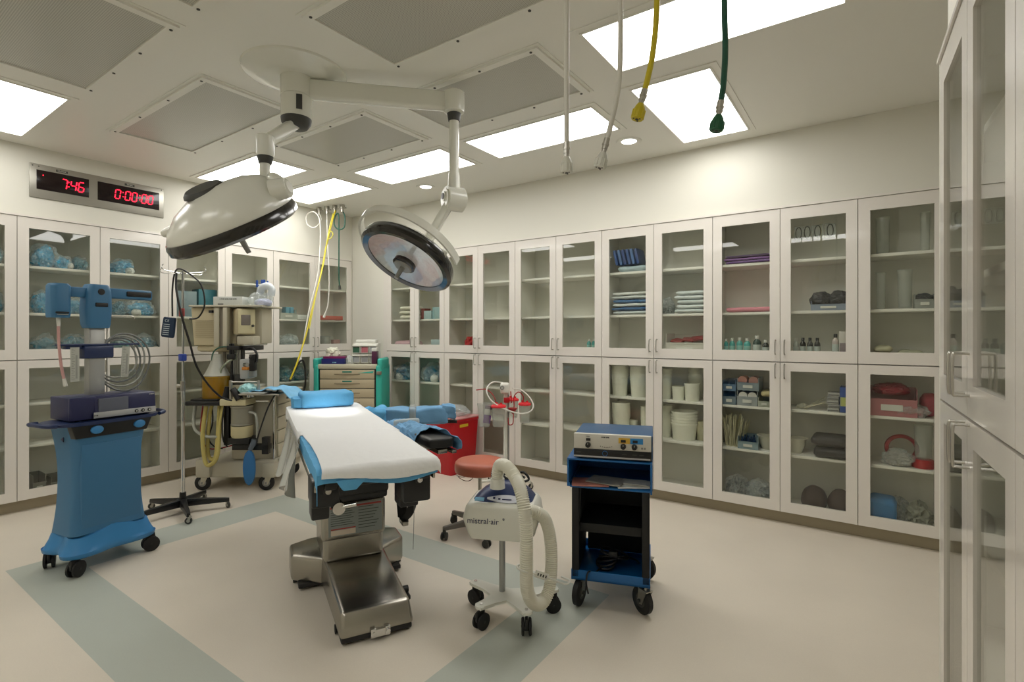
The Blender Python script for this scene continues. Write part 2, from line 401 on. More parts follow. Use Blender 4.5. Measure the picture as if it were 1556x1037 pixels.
# ---------------------------------------------------------------- ceiling fittings
DIFF = mat('light_diffuser', 'FDFBF7', .5, emit=PANEL)
DOWN = mat('downlight_glass', 'FFFBF2', .5, emit=PANEL)
def clight(x0, x1, y0, y1, label, group='recessed ceiling light panels'):
    t = thing('ceiling_light', label, 'ceiling light', ((x0+x1)/2, (y0+y1)/2, CH), 0, group)
    a, c = (x1-x0)/2, (y1-y0)/2
    b = B(); b.M = Matrix.Rotation(R_(-90), 4, 'X')   # ring built in xz, turned flat
    b.frame(-a-.05, a+.05, -c-.05, c+.05, -a, a, -c, c, 0, .006); b.frame(-a-.012, a+.012, -c-.012, c+.012, -a, a, -c, c, .006, .012)
    b.obj('frame', CEIL, t)
    B().box(-a, a, -c, c, -.004, -.001).obj('diffuser', DIFF, t)
    return t
clight(.21, 1.36, -1.28, -.80, 'bright rectangular ceiling panel over the room corner, right of the left lamp head')
clight(1.68, 2.81, -1.28, -.80, 'bright rectangular ceiling panel left of the right lamp tube')
clight(3.10, 4.24, -1.28, -.81, 'bright rectangular ceiling panel between the lamp tube and the first white hose')
clight(.24, 1.35, -2.09, -1.59, 'bright rectangular ceiling panel directly behind the left lamp head')
clight(.28, 1.40, -3.89, -3.42, 'bright rectangular ceiling panel at the left edge, above the digital clock')
clight(4.60, 5.75, -2.11, -1.63, 'widest bright ceiling panel, at the top behind the yellow and green hoses')
clight(4.57, 5.06, -1.36, -.23, 'bright ceiling panel running lengthwise behind the green hose connector')
clight(.28, 1.40, -5.5, -5.0, 'bright ceiling panel behind the camera, far left')
clight(2.7, 3.85, -5.5, -5.0, 'bright ceiling panel behind the camera, middle')
clight(4.60, 5.75, -5.7, -5.2, 'bright ceiling panel behind the camera, right')
pf = bpy.data.materials.new('perforated_metal'); pf.use_nodes = True; MATS['pf'] = pf
nt = pf.node_tree; pb = nt.nodes['Principled BSDF']; pb.inputs['Metallic'].default_value = .0; pb.inputs['Roughness'].default_value = .3
tc = nt.nodes.new('ShaderNodeTexCoord'); vo = nt.nodes.new('ShaderNodeTexVoronoi'); vo.inputs['Scale'].default_value = 110; vo.inputs['Randomness'].default_value = 0
nt.links.new(tc.outputs['Object'], vo.inputs[0]); cr = nt.nodes.new('ShaderNodeValToRGB'); nt.links.new(vo.outputs['Distance'], cr.inputs[0])
cr.color_ramp.elements[0].position = .22; cr.color_ramp.elements[0].color = lin('8E8D84'); cr.color_ramp.elements[1].position = .4; cr.color_ramp.elements[1].color = lin('C4C3BA')
nt.links.new(cr.outputs[0], pb.inputs['Base Color'])
def cvent(x0, x1, y0, y1, label):
    t = thing('ceiling_vent', label, 'ceiling vent', ((x0+x1)/2, (y0+y1)/2, CH), 0, 'perforated air panels in the ceiling')
    a, c = (x1-x0)/2, (y1-y0)/2
    b = B(); b.M = Matrix.Rotation(R_(-90), 4, 'X'); b.frame(-a, a, -c, c, -a+.045, a-.045, -c+.045, c-.045, 0, .016); b.frame(-a-.02, a+.02, -c-.02, c+.02, -a, a, -c, c, 0, .004)
    b.obj('frame', CEIL, t)
    B().box(-a+.045, a-.045, -c+.045, c-.045, -.008, -.001).obj('perforated_panel', pf, t)
    for i in range(4):
        for s in (-1, 1):
            x = -a+.05+(2*a-.1)*i/3; B().cyl((x, s*(c-.02), -.0165), (x, s*(c-.02), -.020), .008, n=10).obj('screw', DKGREY, t)
cvent(1.70, 2.89, -2.15, -1.50, 'perforated ceiling air panel beneath the lamp arm, between two light panels')
cvent(3.14, 4.34, -2.15, -1.50, 'perforated ceiling air panel above the right lamp joint')
cvent(.97, 2.48, -3.05, -2.43, 'perforated ceiling air panel left of the round lamp canopy, above the left lamp head')
cvent(3.52, 5.0, -3.05, -2.43, 'perforated ceiling air panel at the top centre right of the lamp canopy')
cvent(1.66, 2.93, -3.99, -3.36, 'large perforated ceiling air panel in the top left of the photo')
cvent(3.13, 4.4, -3.99, -3.36, 'perforated ceiling air panel showing only a corner above the lamp canopy')
for x, lb in ((4.20, 'round recessed downlight beside the second white hose'), (1.88, 'round recessed downlight left of the right lamp tube')):
    t = thing('downlight', lb, 'ceiling light', (x, -.5, CH), 0, 'round downlights')
    B().lathe([(.062, -.004), (.1, -.006), (.104, -.001), (.104, 0), (.062, 0), (.062, -.004)], 32).obj('trim_ring', CEIL, t)
    B().lathe([(0, -.003), (.062, -.003), (.062, -.001), (0, -.001)], 32).obj('lens', DOWN, t)
# ================================================================ OPERATING TABLE
T = thing('operating_table', 'stainless pedestal operating table under white and blue drapes in the room centre', 'operating table', (3.25, -2.55, 0), R_(-28.5))
# base: stem toward the foot end plus a cross bar with chamfered wings
b = B()
b.prism([(-.0, -.172), (.70, -.158), (.70, .205), (0, .19)], .035, .2, .02, top=[(-.02, -.165, .225), (.665, -.145, .152), (.665, .19, .152), (-.02, .18, .225)])
b.prism([(-.30, -.20), (-.24, -.325), (-.06, -.325), (.06, -.17), (.06, .19), (-.06, .345), (-.24, .345), (-.30, .22)], .035, .19, .02)
b.obj('base_cover', STEEL, T, ang=50)
b = B(); b.box(.0, .69, -.15, .195, .012, .04, .008); b.box(-.28, .02, -.29, .31, .014, .04, .006); b.obj('base_skirt', BLACK, T)
for x, y in ((-.12, -.29), (-.12, .32), (.55, -.14), (.55, .2)): B().cyl((x, y-.02, .022), (x, y+.02, .022), .022).obj('caster', RUBBER, T)
b = B(); b.box(.70, .715, -.015, .01, .02, .065, .003); b.box(.70, .715, .055, .08, .02, .065, .003); b.cyl((.7, .0, .045), (.72, .0, .045), .006, n=12); b.cyl((.7, .068, .045), (.726, .068, .045), .01, n=12)
b.box(.68, .71, .01, .055, .02, .055); b.obj('base_latch', CHROME, T)
b = B(); b.cyl((.5, .195, .12), (.5, .225, .12), .018, n=16); b.box(.46, .56, .205, .225, .085, .11, .006); b.obj('base_pedal', BLACK, T)
b = B(); b.box(-.19, .19, -.172, .165, .2, .43, .028, 4); b.obj('lower_column', STEEL, T)
b = B(); b.box(-.205, .205, -.185, .172, .33, .545, .022, 4); b.obj('upper_column', STEEL, T)
b = B(); b.box(.206, .2085, -.148, .15, .355, .528); b.mi = 1; b.box(.2085, .2095, -.14, .145, .512, .522); b.box(.2085, .2095, -.135, .0, .392, .398)
b.mi = 2; b.box(.2085, .2095, -.135, .0, .36, .389)
b.mi = 3
for k in range(8):
    b.box(.2085, .2092, -.135, -.03 + .03*((k*37) % 5)/5, .502-.0125*k, .505-.0125*k); b.box(.2085, .2092, .015, .10+.04*((k*23) % 4)/4, .502-.017*k, .5055-.017*k)
b.obj('warning_label', [mat('label_grey', '8C9390', .5), mat('label_red', 'A8403A', .5), mat('label_pale', 'D8C9B8', .5), mat('label_ink', '3B4340', .5)], T)
b = B(); b.box(-.22, .22, -.192, .18, .545, .60, .012); b.box(-.3, .3, -.17, .17, .60, .80, .015); b.box(.2, .62, -.15, .15, .74, .82, .02); b.obj('head_housing', BMETAL, T)
# frame and side rails
b = B(); b.box(-1.25, .84, -.24, -.19, .80, .835, .006); b.box(-1.25, .84, .19, .24, .80, .835, .006); b.box(-1.2, .84, -.2, .2, .815, .833)
b.obj('top_frame', BMETAL, T)
for s in (-1, 1):
    b = B(); b.box(-1.0, .80, s*.275-.006, s*.275+.006, .785, .818, .003)
    for x in (-.9, -.5, 0, .4, .75): b.box(x-.015, x+.015, min(s*.23, s*.275), max(s*.23, s*.275), .79, .81)
    b.obj('side_rail', STEEL, T)
for s in (-1, 1):
    c = B(); y0, y1, z0 = ((-.292, -.17, .71), (.125, .262, .675))[s > 0]
    c.box(.62, .79, y0, y1, z0, .835, .012); c.cyl((.788, (y0+y1)/2+.01, .785), (.80, (y0+y1)/2+.01, .785), .022, n=20); c.mi = 1; c.cyl((.799, (y0+y1)/2+.01, .785), (.802, (y0+y1)/2+.01, .785), .013, n=16)
    c.mi = 0; c.box(.56, .68, y0+.01, y1-.03, .62, .74, .01)
    if s < 0: c.mi = 1; c.cyl((.70, -.175, .70), (.80, -.175, .70), .028, n=20); c.cyl((.79, -.16, .705), (.81, -.10, .715), .011)
    else: c.mi = 1; c.cyl((.75, .255, .80), (.75, .295, .80), .010, n=12); c.cyl((.74, .285, .80), (.72, .31, .82), .006, n=8)
    c.obj('leg_section_socket', [BMETAL, CHROME], T)
# table pad and coverings
B().soft(-1.33, .86, -.262, .262, .832, .893, .025, .002).obj('pad', BLACK, T)
def under(u, v):
    x = -.06+.97*u; a = v*2-1; w = .272; ex = .105 if a < 0 else .0
    y = max(-w-.004, min(w, a*(w+ex))); z = .897
    if abs(a*(w+ex)) > w: z -= (abs(a)*(w+ex)-w)*.8
    if x > .845: z -= (x-.845)*(1.15+.25*math.sin(a*3+.5))
    return (min(x, .862+.01*(x-.86)), y, z + .003*math.sin(x*40+v*9))
B().sheet(under, 40, 30, .003).obj('blue_underlay', SKY, T)
def sheet(u, v):
    x = -1.37+2.29*u; a = v*2-1; w = .283; ext = .05 if x < .1 else -.012
    W = w+ext+.012; z = .905
    if a < 0:
        k = max(0, min(1, (x+.12)/.12)); W = W*(1-k)+(.266-.018*math.sin(x*3))*k
    y = a*W
    if abs(y) > w-.02:
        t = abs(y)-(w-.02); z -= t*(.35 if t < .02 else 1.0); y = math.copysign(w-.02+min(t, .022), y)
    if x < -1.34: z -= (-1.34-x)*1.5; x = max(x, -1.352)
    if x > .85: z -= max(0, x-.862)*(1.0+.3*math.sin(a*2.4+.8)); x = .85+min(.025, x-.85)+max(0, x-.875)*.05
    z += .0035*noise.noise(Vector((x*4, a*2, 0)))+.0018*noise.noise(Vector((x*18, a*9, 3)))
    z += .012*max(0, 1-abs(x+.02-.12*a)/.05)*.35
    return (x, y, z)
B().sheet(sheet, 110, 44, .004).obj('white_sheet', SHEET, T, ang=60)
b = B(); b.prism([(.85, -.17), (.874, -.165), (.874, -.11), (.85, -.115)], .80, .85, .004, top=[(.85, -.2), (.874, -.2), (.874, -.06), (.85, -.06)]); b.obj('underlay_corner', SKY, T)
# hanging clear plastic on the far-left side
def drape(u, v):
    x = -.92+1.05*u; z = .87-(.33-.10*u+.05*math.sin(u*3.0)+.03*math.sin(u*17))*v
    return (x+.12*v, -.295-.05*v-.03*math.sin(u*14)*v-.012*math.sin(u*37+v*5)*v, z)
B().sheet(drape, 60, 18, .002).obj('hanging_plastic_drape', glassy('milky_film', 'F4F6F4', .45, .25, 'EDEFEA'), T)
# safety belt
def ribbon(b, pts, w, wd, th=.004):
    P = spline([Vector(p) for p in pts], 6)
    wd = Vector(wd).normalized()
    def fn(u, v):
        f = u*(len(P)-1); i = min(int(f), len(P)-2); return P[i].lerp(P[i+1], f-i)+wd*(v-.5)*w
    return b.sheet(fn, len(P)-1, 2, th)
b = B(); ribbon(b, [(.06, .25, .78), (.10, .275, .62), (.14, .285, .45), (.15, .29, .37)], .12, (1, .25, 0), .008); ribbon(b, [(.15, .29, .37), (.28, .295, .45), (.40, .29, .60), (.46, .285, .78)], .055, (.8, .5, 0), .008)
b.obj('safety_strap', mat('webbing', '1B1B1B', .8, bump=.4, bscale=120), T)
B().box(.11, .2, .275, .31, .345, .37, .004).obj('strap_buckle', NICKEL, T)
B().tube([(.36, .30, .56), (.366, .295, .4), (.37, .29, .27)], .0018, 6).obj('pull_cord', GREY, T)
# arm boards
AB = thing('arm_board', 'blue-wrapped arm board with clear tape reaching out from the far side of the table', 'arm board', T.location, R_(-28.5), 'wrapped arm boards')
b = B()
MA = Matrix.Translation((-1.0, .34, 0)) @ Matrix.Rotation(R_(73), 4, 'Z')
b.M = MA; b.soft(0, .60, -.10, .10, .762, .895, .02, .020, 7, 3, n=22); b.obj('wrapped_pad', SKY2, AB)
b = B(); b.M = MA; b.soft(-.06, .12, -.11, .11, .745, .90, .03, .03, 14, 8, n=18); b.obj('gathered_wrap', SKY, AB)
b = B(); b.M = MA; b.soft(.56, .66, -.095, .095, .80, .905, .006, .022, 12, 5, n=12); b.obj('loose_wrap_end', SKY2, AB)
b = B(); b.M = MA; b.soft(.29, .35, -.113, .113, .752, .908, .02, .004, 9, 3, n=12); b.obj('clear_tape', glassy('tape', 'F0F2F0', .55, .2, 'C9CFCC'), AB)
b = B(); b.M = MA; b.box(.0, .68, -.035, .035, .76, .782, .004); b.box(-.12, .05, -.03, .03, .745, .80, .004); b.obj('support_bracket', BMETAL, AB)
b = B(); b.M = MA; b.cyl((-.09, 0, .79), (-.09, 0, .76), .03); b.obj('clamp', CHROME, AB)
AB2 = thing('arm_board', 'nearer blue-wrapped arm board with its black end showing beside the table', 'arm board', T.location, R_(-28.5), 'wrapped arm boards')
MA = Matrix.Translation((-.35, .385, .028)) @ Matrix.Rotation(R_(6), 4, 'Z')
b = B(); b.M = MA; b.soft(.30, .74, -.085, .075, .80, .865, .02, .003, 9, 4); b.obj('black_pad', mat('black_vinyl', '191919', .4), AB2)
b = B(); b.M = MA
def wrap(u, v):
    a = v*1.25*math.pi - .125*math.pi; x = -.05+.62*u; g = 1+.35*math.sin(math.pi*min(1, u*1.3))*.35
    k = .02*noise.noise(Vector((u*7, v*9, 1)))+.012*noise.noise(Vector((u*20, v*20, 4)))
    rx, rz = .105*g*(.75+.3*u), .062*(.8+.5*u)
    return (x + .20*u*max(0, math.cos(a))*1.0, -rx*math.cos(a)*-1*(1+k*3), .815+rz*max(-.25, math.sin(a))+k)
b.sheet(wrap, 50, 44, .003); b.obj('blue_wrap', SKY2, AB2)
b = B(); b.M = MA; b.soft(.13, .155, -.085, .10, .80, .892, .03, .004, 9, 6); b.obj('tape_band', mat('pale_tape', 'B9C4C6', .6), AB2)
b = B(); b.M = MA; b.box(.0, .74, -.03, .03, .772, .797, .004); b.box(.5, .76, .05, .08, .77, .79, .004); b.obj('support_bracket', STEEL, AB2)
# pillow
PL = B().soft(-.14, .13, -.195, .20, 0, .118, .022, .006, 9, 11, n=18, pil=.06).obj('pillow', SKY, None)
PL.location = T.matrix_basis @ Vector((-1.27, .015, .91)); PL.rotation_euler = (0, 0, R_(-28.5+4)); tag(PL, 'blue-covered pillow block at the head end of the operating table', 'pillow')
PL.location = Vector((3.25, -2.55, 0)) + Matrix.Rotation(R_(-28.5), 3, 'Z') @ Vector((-1.21, .005, .910))
pc = B().soft(-.13, .08, -.25, -.19, .0, .075, .006, .016, 16, 4, n=10).obj('loose_cover_end', SKY, PL)

# ================================================================ SURGICAL LIGHT
S = thing('surgical_light', 'white ceiling-mounted surgical light with two round heads on jointed arms', 'surgical light', (2.98, -2.74, CH))
O = Vector((2.98, -2.74, CH))
def rel(p): return p-O
b = B(); b.lathe([(0, -.055), (.16, -.055), (.20, -.05), (.295, -.012), (.30, 0), (0, 0)], 64); b.obj('ceiling_canopy', WHITE, S)
b = B(); b.cyl((.02, -.0, -.045), (.02, -.0, -.05), .112, n=40); b.obj('canopy_ring', BLACK, S)
HC = Vector((.035, -.015, 0))
b = B(); b.lathe([(0, -.05), (.086, -.05), (.09, -.055), (.09, -.165), (.0905, -.167), (.087, -.17), (.09, -.173), (.086, -.30), (.0, -.30)], 48, HC); b.obj('hub', WHITE, S)
b = B(); b.lathe([(0, -.30), (.088, -.30), (.084, -.325), (.066, -.352), (.06, -.356), (0, -.357)], 40, HC); b.obj('hub_cap', DKGREY, S)
b = B(); q = (RT*.25+FW*-1).normalized(); c = HC+q*.091; sd = Vector((-q.y, q.x, 0))
for k, (w1, z0, z1) in enumerate(((.016, -.27, -.185),)):
    P = [c+sd*.012-UP*.27, c+sd*.045-UP*.27, c+sd*.045-UP*.185, c+sd*.012-UP*.185]
    vs = [b.bm.verts.new(p*1.0) for p in P]+[b.bm.verts.new(p-q*.012) for p in P]
    b.bm.faces.new(vs[:4])
    for i in range(4): b.bm.faces.new((vs[i], vs[(i+1) % 4], vs[4+(i+1) % 4], vs[4+i]))
b.obj('type_plate', DKGREY, S)
# arm 1 to the right joint
J = rel(D(690, 155, 3.25)); J.z = -.142; A0 = Vector((HC.x, HC.y, -.115)); dr = (J-A0); L1 = dr.length
b = B(); b.M = Matrix.Translation(A0) @ dr.to_track_quat('X', 'Z').to_matrix().to_4x4(); b.box(.07, L1-.02, -.032, .032, -.058, .058, .018, 3); b.obj('upper_arm', WHITE, S)
b = B(); b.lathe([(0, -.215), (.04, -.215), (.062, -.205), (.066, -.19), (.066, -.085), (.055, -.075), (0, -.073)], 40, (J.x, J.y, 0)); b.obj('joint_housing', WHITE, S)
b = B(); b.lathe([(0, -.215), (.044, -.215), (.036, -.262), (0, -.262)], 32, (J.x, J.y, 0)); b.obj('joint_collar', DKGREY, S)
K = rel(D(691, 303, 3.25)); b = B(); b.cyl((J.x, J.y, -.26), (J.x, J.y, K.z+.09), .030, n=24); b.cyl((J.x, J.y, K.z+.16), (J.x, J.y, K.z+.06), .034, .040, n=24); b.obj('drop_tube', WHITE, S)
ax = (RT*.86+FW*.5).normalized()
b = B(); Kc = Vector((J.x, J.y, K.z)); b.cyl(Kc-ax*.055, Kc+ax*.055, .075, n=40); b.cyl(Kc-ax*.066, Kc+ax*.066, .058, n=32); b.cyl(Kc-ax*.075+UP*.01, Kc-ax*.066+UP*.01, .03, n=24); b.obj('spring_joint', WHITE, S)
b = B(); Kq = Kc-ax*.076+UP*.01; b.cyl(Kq, Kq-ax*.003, .02, n=20); b.obj('joint_cap', BLACK, S)

def lamp_head(C, n, rad, hh, name_parts):
    """C centre of rim, n axis from light face to dome"""
    Q = n.to_track_quat('Z', 'Y').to_matrix().to_4x4(); M = Matrix.Translation(C) @ Q
    h = B(); h.M = M
    h.lathe([(0, hh), (.3*rad, hh*.97), (.55*rad, hh*.86), (.8*rad, hh*.6), (.95*rad, hh*.28), (rad, .015), (rad*.985, -.005), (rad*.9, -.005)], 72)
    head = h.obj('lamp_head', WHITE, S, ang=60)
    b = B(); b.M = M
    for k in range(48):
        pass
    pr = []
    b.lathe([(rad*.93, .012), (rad*1.01, .008), (rad*1.035, -.012), (rad*1.03, -.045), (rad*.97, -.06), (rad*.86, -.052), (rad*.86, -.03), (rad*.93, .012)], 72); b.obj('bumper_ring', mat('black_gloss', '16130F', .2, coat=.5), head)
    b = B(); b.M = M
    b.lathe([(0, .05), (.25*rad, .045), (.6*rad, .01), (.87*rad, -.042), (.87*rad, -.046), (.6*rad, .004), (.25*rad, .04), (0, .045)], 72); b.obj('reflector', RFL, head)
    b = B(); b.M = M
    b.lathe([(0, -.052), (.865*rad, -.05), (.865*rad, -.047), (0, -.049)], 72); b.obj('cover_glass', glassy('lamp_glass', 'FFFFFF', .93), head)
    b = B(); b.M = M; b.lathe([(0, -.052), (.05, -.052), (.07, -.054), (.072, -.078), (.06, -.085), (0, -.086)], 40); b.obj('centre_housing', mat('black_gloss', '16130F', .2), head)
    b = B(); b.M = M; b.lathe([(0, -.086), (.058, -.086), (.052, -.094), (0, -.096)], 40); b.obj('centre_cap', GREY, head)
    b = B(); b.M = M; b.cyl((0, 0, -.09), (0, 0, -.175), .016, .013, n=20); b.obj('grip', GREY, head)
    return head, M
RFL = bpy.data.materials.new('faceted_reflector'); RFL.use_nodes = True; nt = RFL.node_tree; pb = nt.nodes['Principled BSDF']
pb.inputs['Metallic'].default_value = .1; pb.inputs['Roughness'].default_value = .28
tc = nt.nodes.new('ShaderNodeTexCoord'); wv = nt.nodes.new('ShaderNodeTexVoronoi'); wv.inputs['Scale'].default_value = 30; nt.links.new(tc.outputs['Object'], wv.inputs[0])
bp = nt.nodes.new('ShaderNodeBump'); bp.inputs['Strength'].default_value = .5; bp.inputs['Distance'].default_value = .02; nt.links.new(wv.outputs['Distance'], bp.inputs['Height'])
gn = nt.nodes.new('ShaderNodeTexNoise'); gn.inputs['Scale'].default_value = 5; nt.links.new(tc.outputs['Object'], gn.inputs[0]); gr = nt.nodes.new('ShaderNodeValToRGB'); gr.color_ramp.elements[0].position = .42; gr.color_ramp.elements[1].position = .58
gr.color_ramp.elements[0].color = lin('E9EFEC'); gr.color_ramp.elements[1].color = lin('E8CCC8'); nt.links.new(gn.outputs[0], gr.inputs[0]); nt.links.new(gr.outputs[0], pb.inputs['Base Color'])  # pinkish dichroic reflection put into the base colour in noise patches
nt.links.new(wv.outputs['Distance'], bp.inputs['Height']); nt.links.new(bp.outputs[0], pb.inputs['Normal'])
n2 = (RT*.36+UP*.86+FW*.36).normalized(); C2 = rel(D(622, 389, 3.2))
n2 = (RT*.36+UP*.80+FW*.40).normalized()
h2, M2 = lamp_head(C2, n2, .292, .085, 0)
# yoke: from knuckle down-left to the head rim
top = C2+n2*.05; hx = (RT*.93-UP*.33+FW*.15).normalized()
pK = Kc-ax*.03-UP*.03
b = B(); b.M = Matrix.Translation(pK) @ ((C2+n2*.10+hx*.05)-pK).to_track_quat('X', 'Z').to_matrix().to_4x4(); Lk = ((C2+n2*.10+hx*.05)-pK).length; b.box(-.01, Lk+.02, -.03, .03, -.028, .028, .014, 3); b.obj('head_arm', WHITE, S)
def arc_band(C, M, rad, a0, a1, w, z, th):
    b = B(); b.M = M
    def fn(u, v):
        a = R_(a0+(a1-a0)*u); r = rad*(1.0+.05*math.sin(math.pi*u)); return (r*math.cos(a), r*math.sin(a), z+(v-.5)*w+.03*math.sin(math.pi*u))
    return b.sheet(fn, 40, 3, th)
lx = M2.inverted().to_3x3() @ hx; a0 = math.degrees(math.atan2(lx.y, lx.x))
up2 = M2.inverted().to_3x3() @ (UP); a1 = math.degrees(math.atan2(up2.y, up2.x))
arc_band(C2, M2, .335, a1-112, a1+112, .045, .02, .016).obj('yoke', WHITE, S)
lk = M2 @ Vector((.312*math.cos(R_(a1+105)), .312*math.sin(R_(a1+105)), .02)); b = B(); b.cyl(lk-hx*.03, lk-hx*.085, .03, .024, n=24); b.obj('side_handle', WHITE, S)
# head 1, large, tilted, left
n1 = (RT*-.29+UP*.85-FW*.47).normalized(); C1 = rel(D(352, 338, 2.72))
h1, M1 = lamp_head(C1, n1, .325, .20, 0)
e1_ = (M1.to_3x3().inverted() @ RT); e1_.z = 0; e1_.normalize(); MI = M1.inverted(); ed = M1.to_3x3() @ e1_
for v in h1.data.vertices:
    lz = max(0, (MI @ v.co).z)/.2; v.co = v.co+ed*(.075*lz**1.2)
b = B(); c = M1 @ Vector((0, 0, 0)); e1 = (M1.to_3x3().inverted() @ RT); e1.z = 0; e1.normalize()
e2 = (M1.to_3x3().inverted() @ (-FW)); e2.z = 0; e2.normalize(); pp = -.015*e1+.065*e2
b.M = M1 @ Matrix.Translation(Vector((pp.x, pp.y, .182))) @ Matrix.Rotation(math.atan2(e1.y, e1.x), 4, 'Z') @ Matrix.Rotation(R_(8), 4, 'X') @ Matrix.Rotation(R_(3), 4, 'Y')
b.lathe([(0, .030), (.085, .026), (.10, .012), (.104, 0), (0, -.01)], 40); b.obj('top_patch', DKGREY, h1)
arcdir = M1.to_3x3() @ e1
b = B(); p = C1-arcdir*.33+n1*.04-FW*.02; b.cyl(p+arcdir*.06, p-arcdir*.028, .038, .024, n=24); b.cyl(p-arcdir*.028, p-arcdir*.04, .021, .018, n=24); b.obj('side_handle', WHITE, h1)
b = B(); p = C1+arcdir*.34+n1*.075; b.cyl(p-arcdir*.05-FW*.03, p+arcdir*.03-FW*.01, .055, .05, n=32); b.cyl(p+arcdir*.03-FW*.01, p+arcdir*.045-FW*.01, .05, .03, n=32); b.obj('head_joint', WHITE, S)
JB = rel(D(403, 222, 2.88))
dA = Vector((HC.x, HC.y, -.32)); b = B()
b.M = Matrix.Translation(dA) @ (JB+UP*.02-dA).to_track_quat('X', 'Z').to_matrix().to_4x4(); b.box(.0, (JB-dA).length-.01, -.028, .028, -.032, .032, .014, 3); b.obj('lower_arm', WHITE, S)
b = B(); b.lathe([(0, -.06), (.044, -.06), (.047, -.05), (.047, .05), (.04, .058), (0, .058)], 32, JB); b.obj('arm_joint', WHITE, S)
b = B(); b.lathe([(0, -.06), (.043, -.06), (.033, -.1), (0, -.1)], 32, JB); b.obj('arm_collar', DKGREY, S)
b = B(); b.tube([JB-UP*.09, JB-UP*.16, JB-UP*.22+RT*.03+FW*.02, C1+arcdir*.30+n1*.17+FW*.07, C1+arcdir*.36+n1*.09], .028, 20, 8); b.obj('lower_tube', WHITE, S)
sl = bpy.data.lights.new('lamp_beam', 'SPOT'); sl.energy = 70; sl.spot_size = R_(19); sl.spot_blend = .5; sl.shadow_soft_size = .08; sl.color = (1, .99, .96)
so = bpy.data.objects.new('lamp_beam', sl); COL.objects.link(so); p = O+C2-n2*.2; so.location = p
tgt = Vector((3.25, -2.55, 0)) + Matrix.Rotation(R_(-28.5), 3, 'Z') @ Vector((-.88, .0, .905)); so.rotation_euler = (tgt-p).to_track_quat('-Z', 'Y').to_euler()

# ================================================================ CEILING HOSES
def hose(name_label, pts, r, mt, tip_mat, tip_r, grp, drop=True, lead=None):
    t = thing('gas_hose', name_label, 'hose', pts[0], 0, grp); o = Vector(pts[0]); P = [Vector(p)-o for p in pts]
    B().tube(P, r, 14, 8).obj('tube', mt, t)
    d = (P[-1]-P[-2]).normalized(); e = P[-1]
    b = B(); b.cyl(e-d*.005, e+d*.03, r*1.15, n=20); b.cyl(e+d*.012, e+d*.018, r*1.35, n=20); b.cyl(e+d*.03, e+d*.042, r*.95, n=20); b.obj('crimp_sleeve', NICKEL, t)
    b = B(); b.rings([(e+d*.04, r*1.1), (e+d*.05, tip_r*.8), (e+d*.065, tip_r), (e+d*.088, tip_r), (e+d*.09, tip_r*.93)], 24)
    for k in range(10):
        q = d.orthogonal().normalized(); q = Matrix.Rotation(k*math.pi/5, 3, d) @ q; b.cyl(e+d*.062+q*tip_r*.98, e+d*.086+q*tip_r*.98, tip_r*.14, n=8)
    c = b.obj('connector', tip_mat, t)
    b = B(); q = d.orthogonal().normalized()
    b.cyl(e+d*.0885, e+d*.0915, tip_r*.28, n=16)
    for k in range(3): qq = Matrix.Rotation(k*2.1, 3, d) @ q; b.cyl(e+d*.0885+qq*tip_r*.6, e+d*.0915+qq*tip_r*.6, tip_r*.13, n=10)
    b.obj('port', DKGREY, c)
    b = B(); b.cyl((0, 0, 0), (0, 0, -.025), .024, n=24); b.obj('ceiling_outlet', CHROME, t)
    return t
dd = 1.62
def HH(u, v, d=dd): return D(u, v, d)
def topz(p): q = Vector(p); q.z = CH; return q
a = HH(861, -60); hose('straight white hose, leftmost of the four hanging in front', [topz(a), a, HH(861, 100), HH(861, 219)], .0082, HWHITE, WPLAST, .018, 'hoses hanging in the foreground')
a = HH(940, -120); hose('curved white hose beside the yellow one in front', [topz(a), a, HH(943, 40), HH(940, 130), HH(928, 190), HH(922, 213)], .0082, HWHITE, WPLAST, .018, 'hoses hanging in the foreground')
a = HH(1000, -150); hose('bright yellow hose hanging in front of the wide ceiling panel', [topz(a), a, HH(998, 10), HH(992, 80), HH(984, 120), HH(979, 139)], .009, YEL, mat('yellow_cap', 'C9B71C', .4), .019, 'hoses hanging in the foreground')
a = HH(1098, -150); hose('dark green hose, rightmost of the four hanging in front', [topz(a), a, HH(1101, 20), HH(1102, 80), HH(1099, 130), HH(1095, 156)], .0092, GRN, mat('green_cap', '175C3A', .4), .02, 'hoses hanging in the foreground')
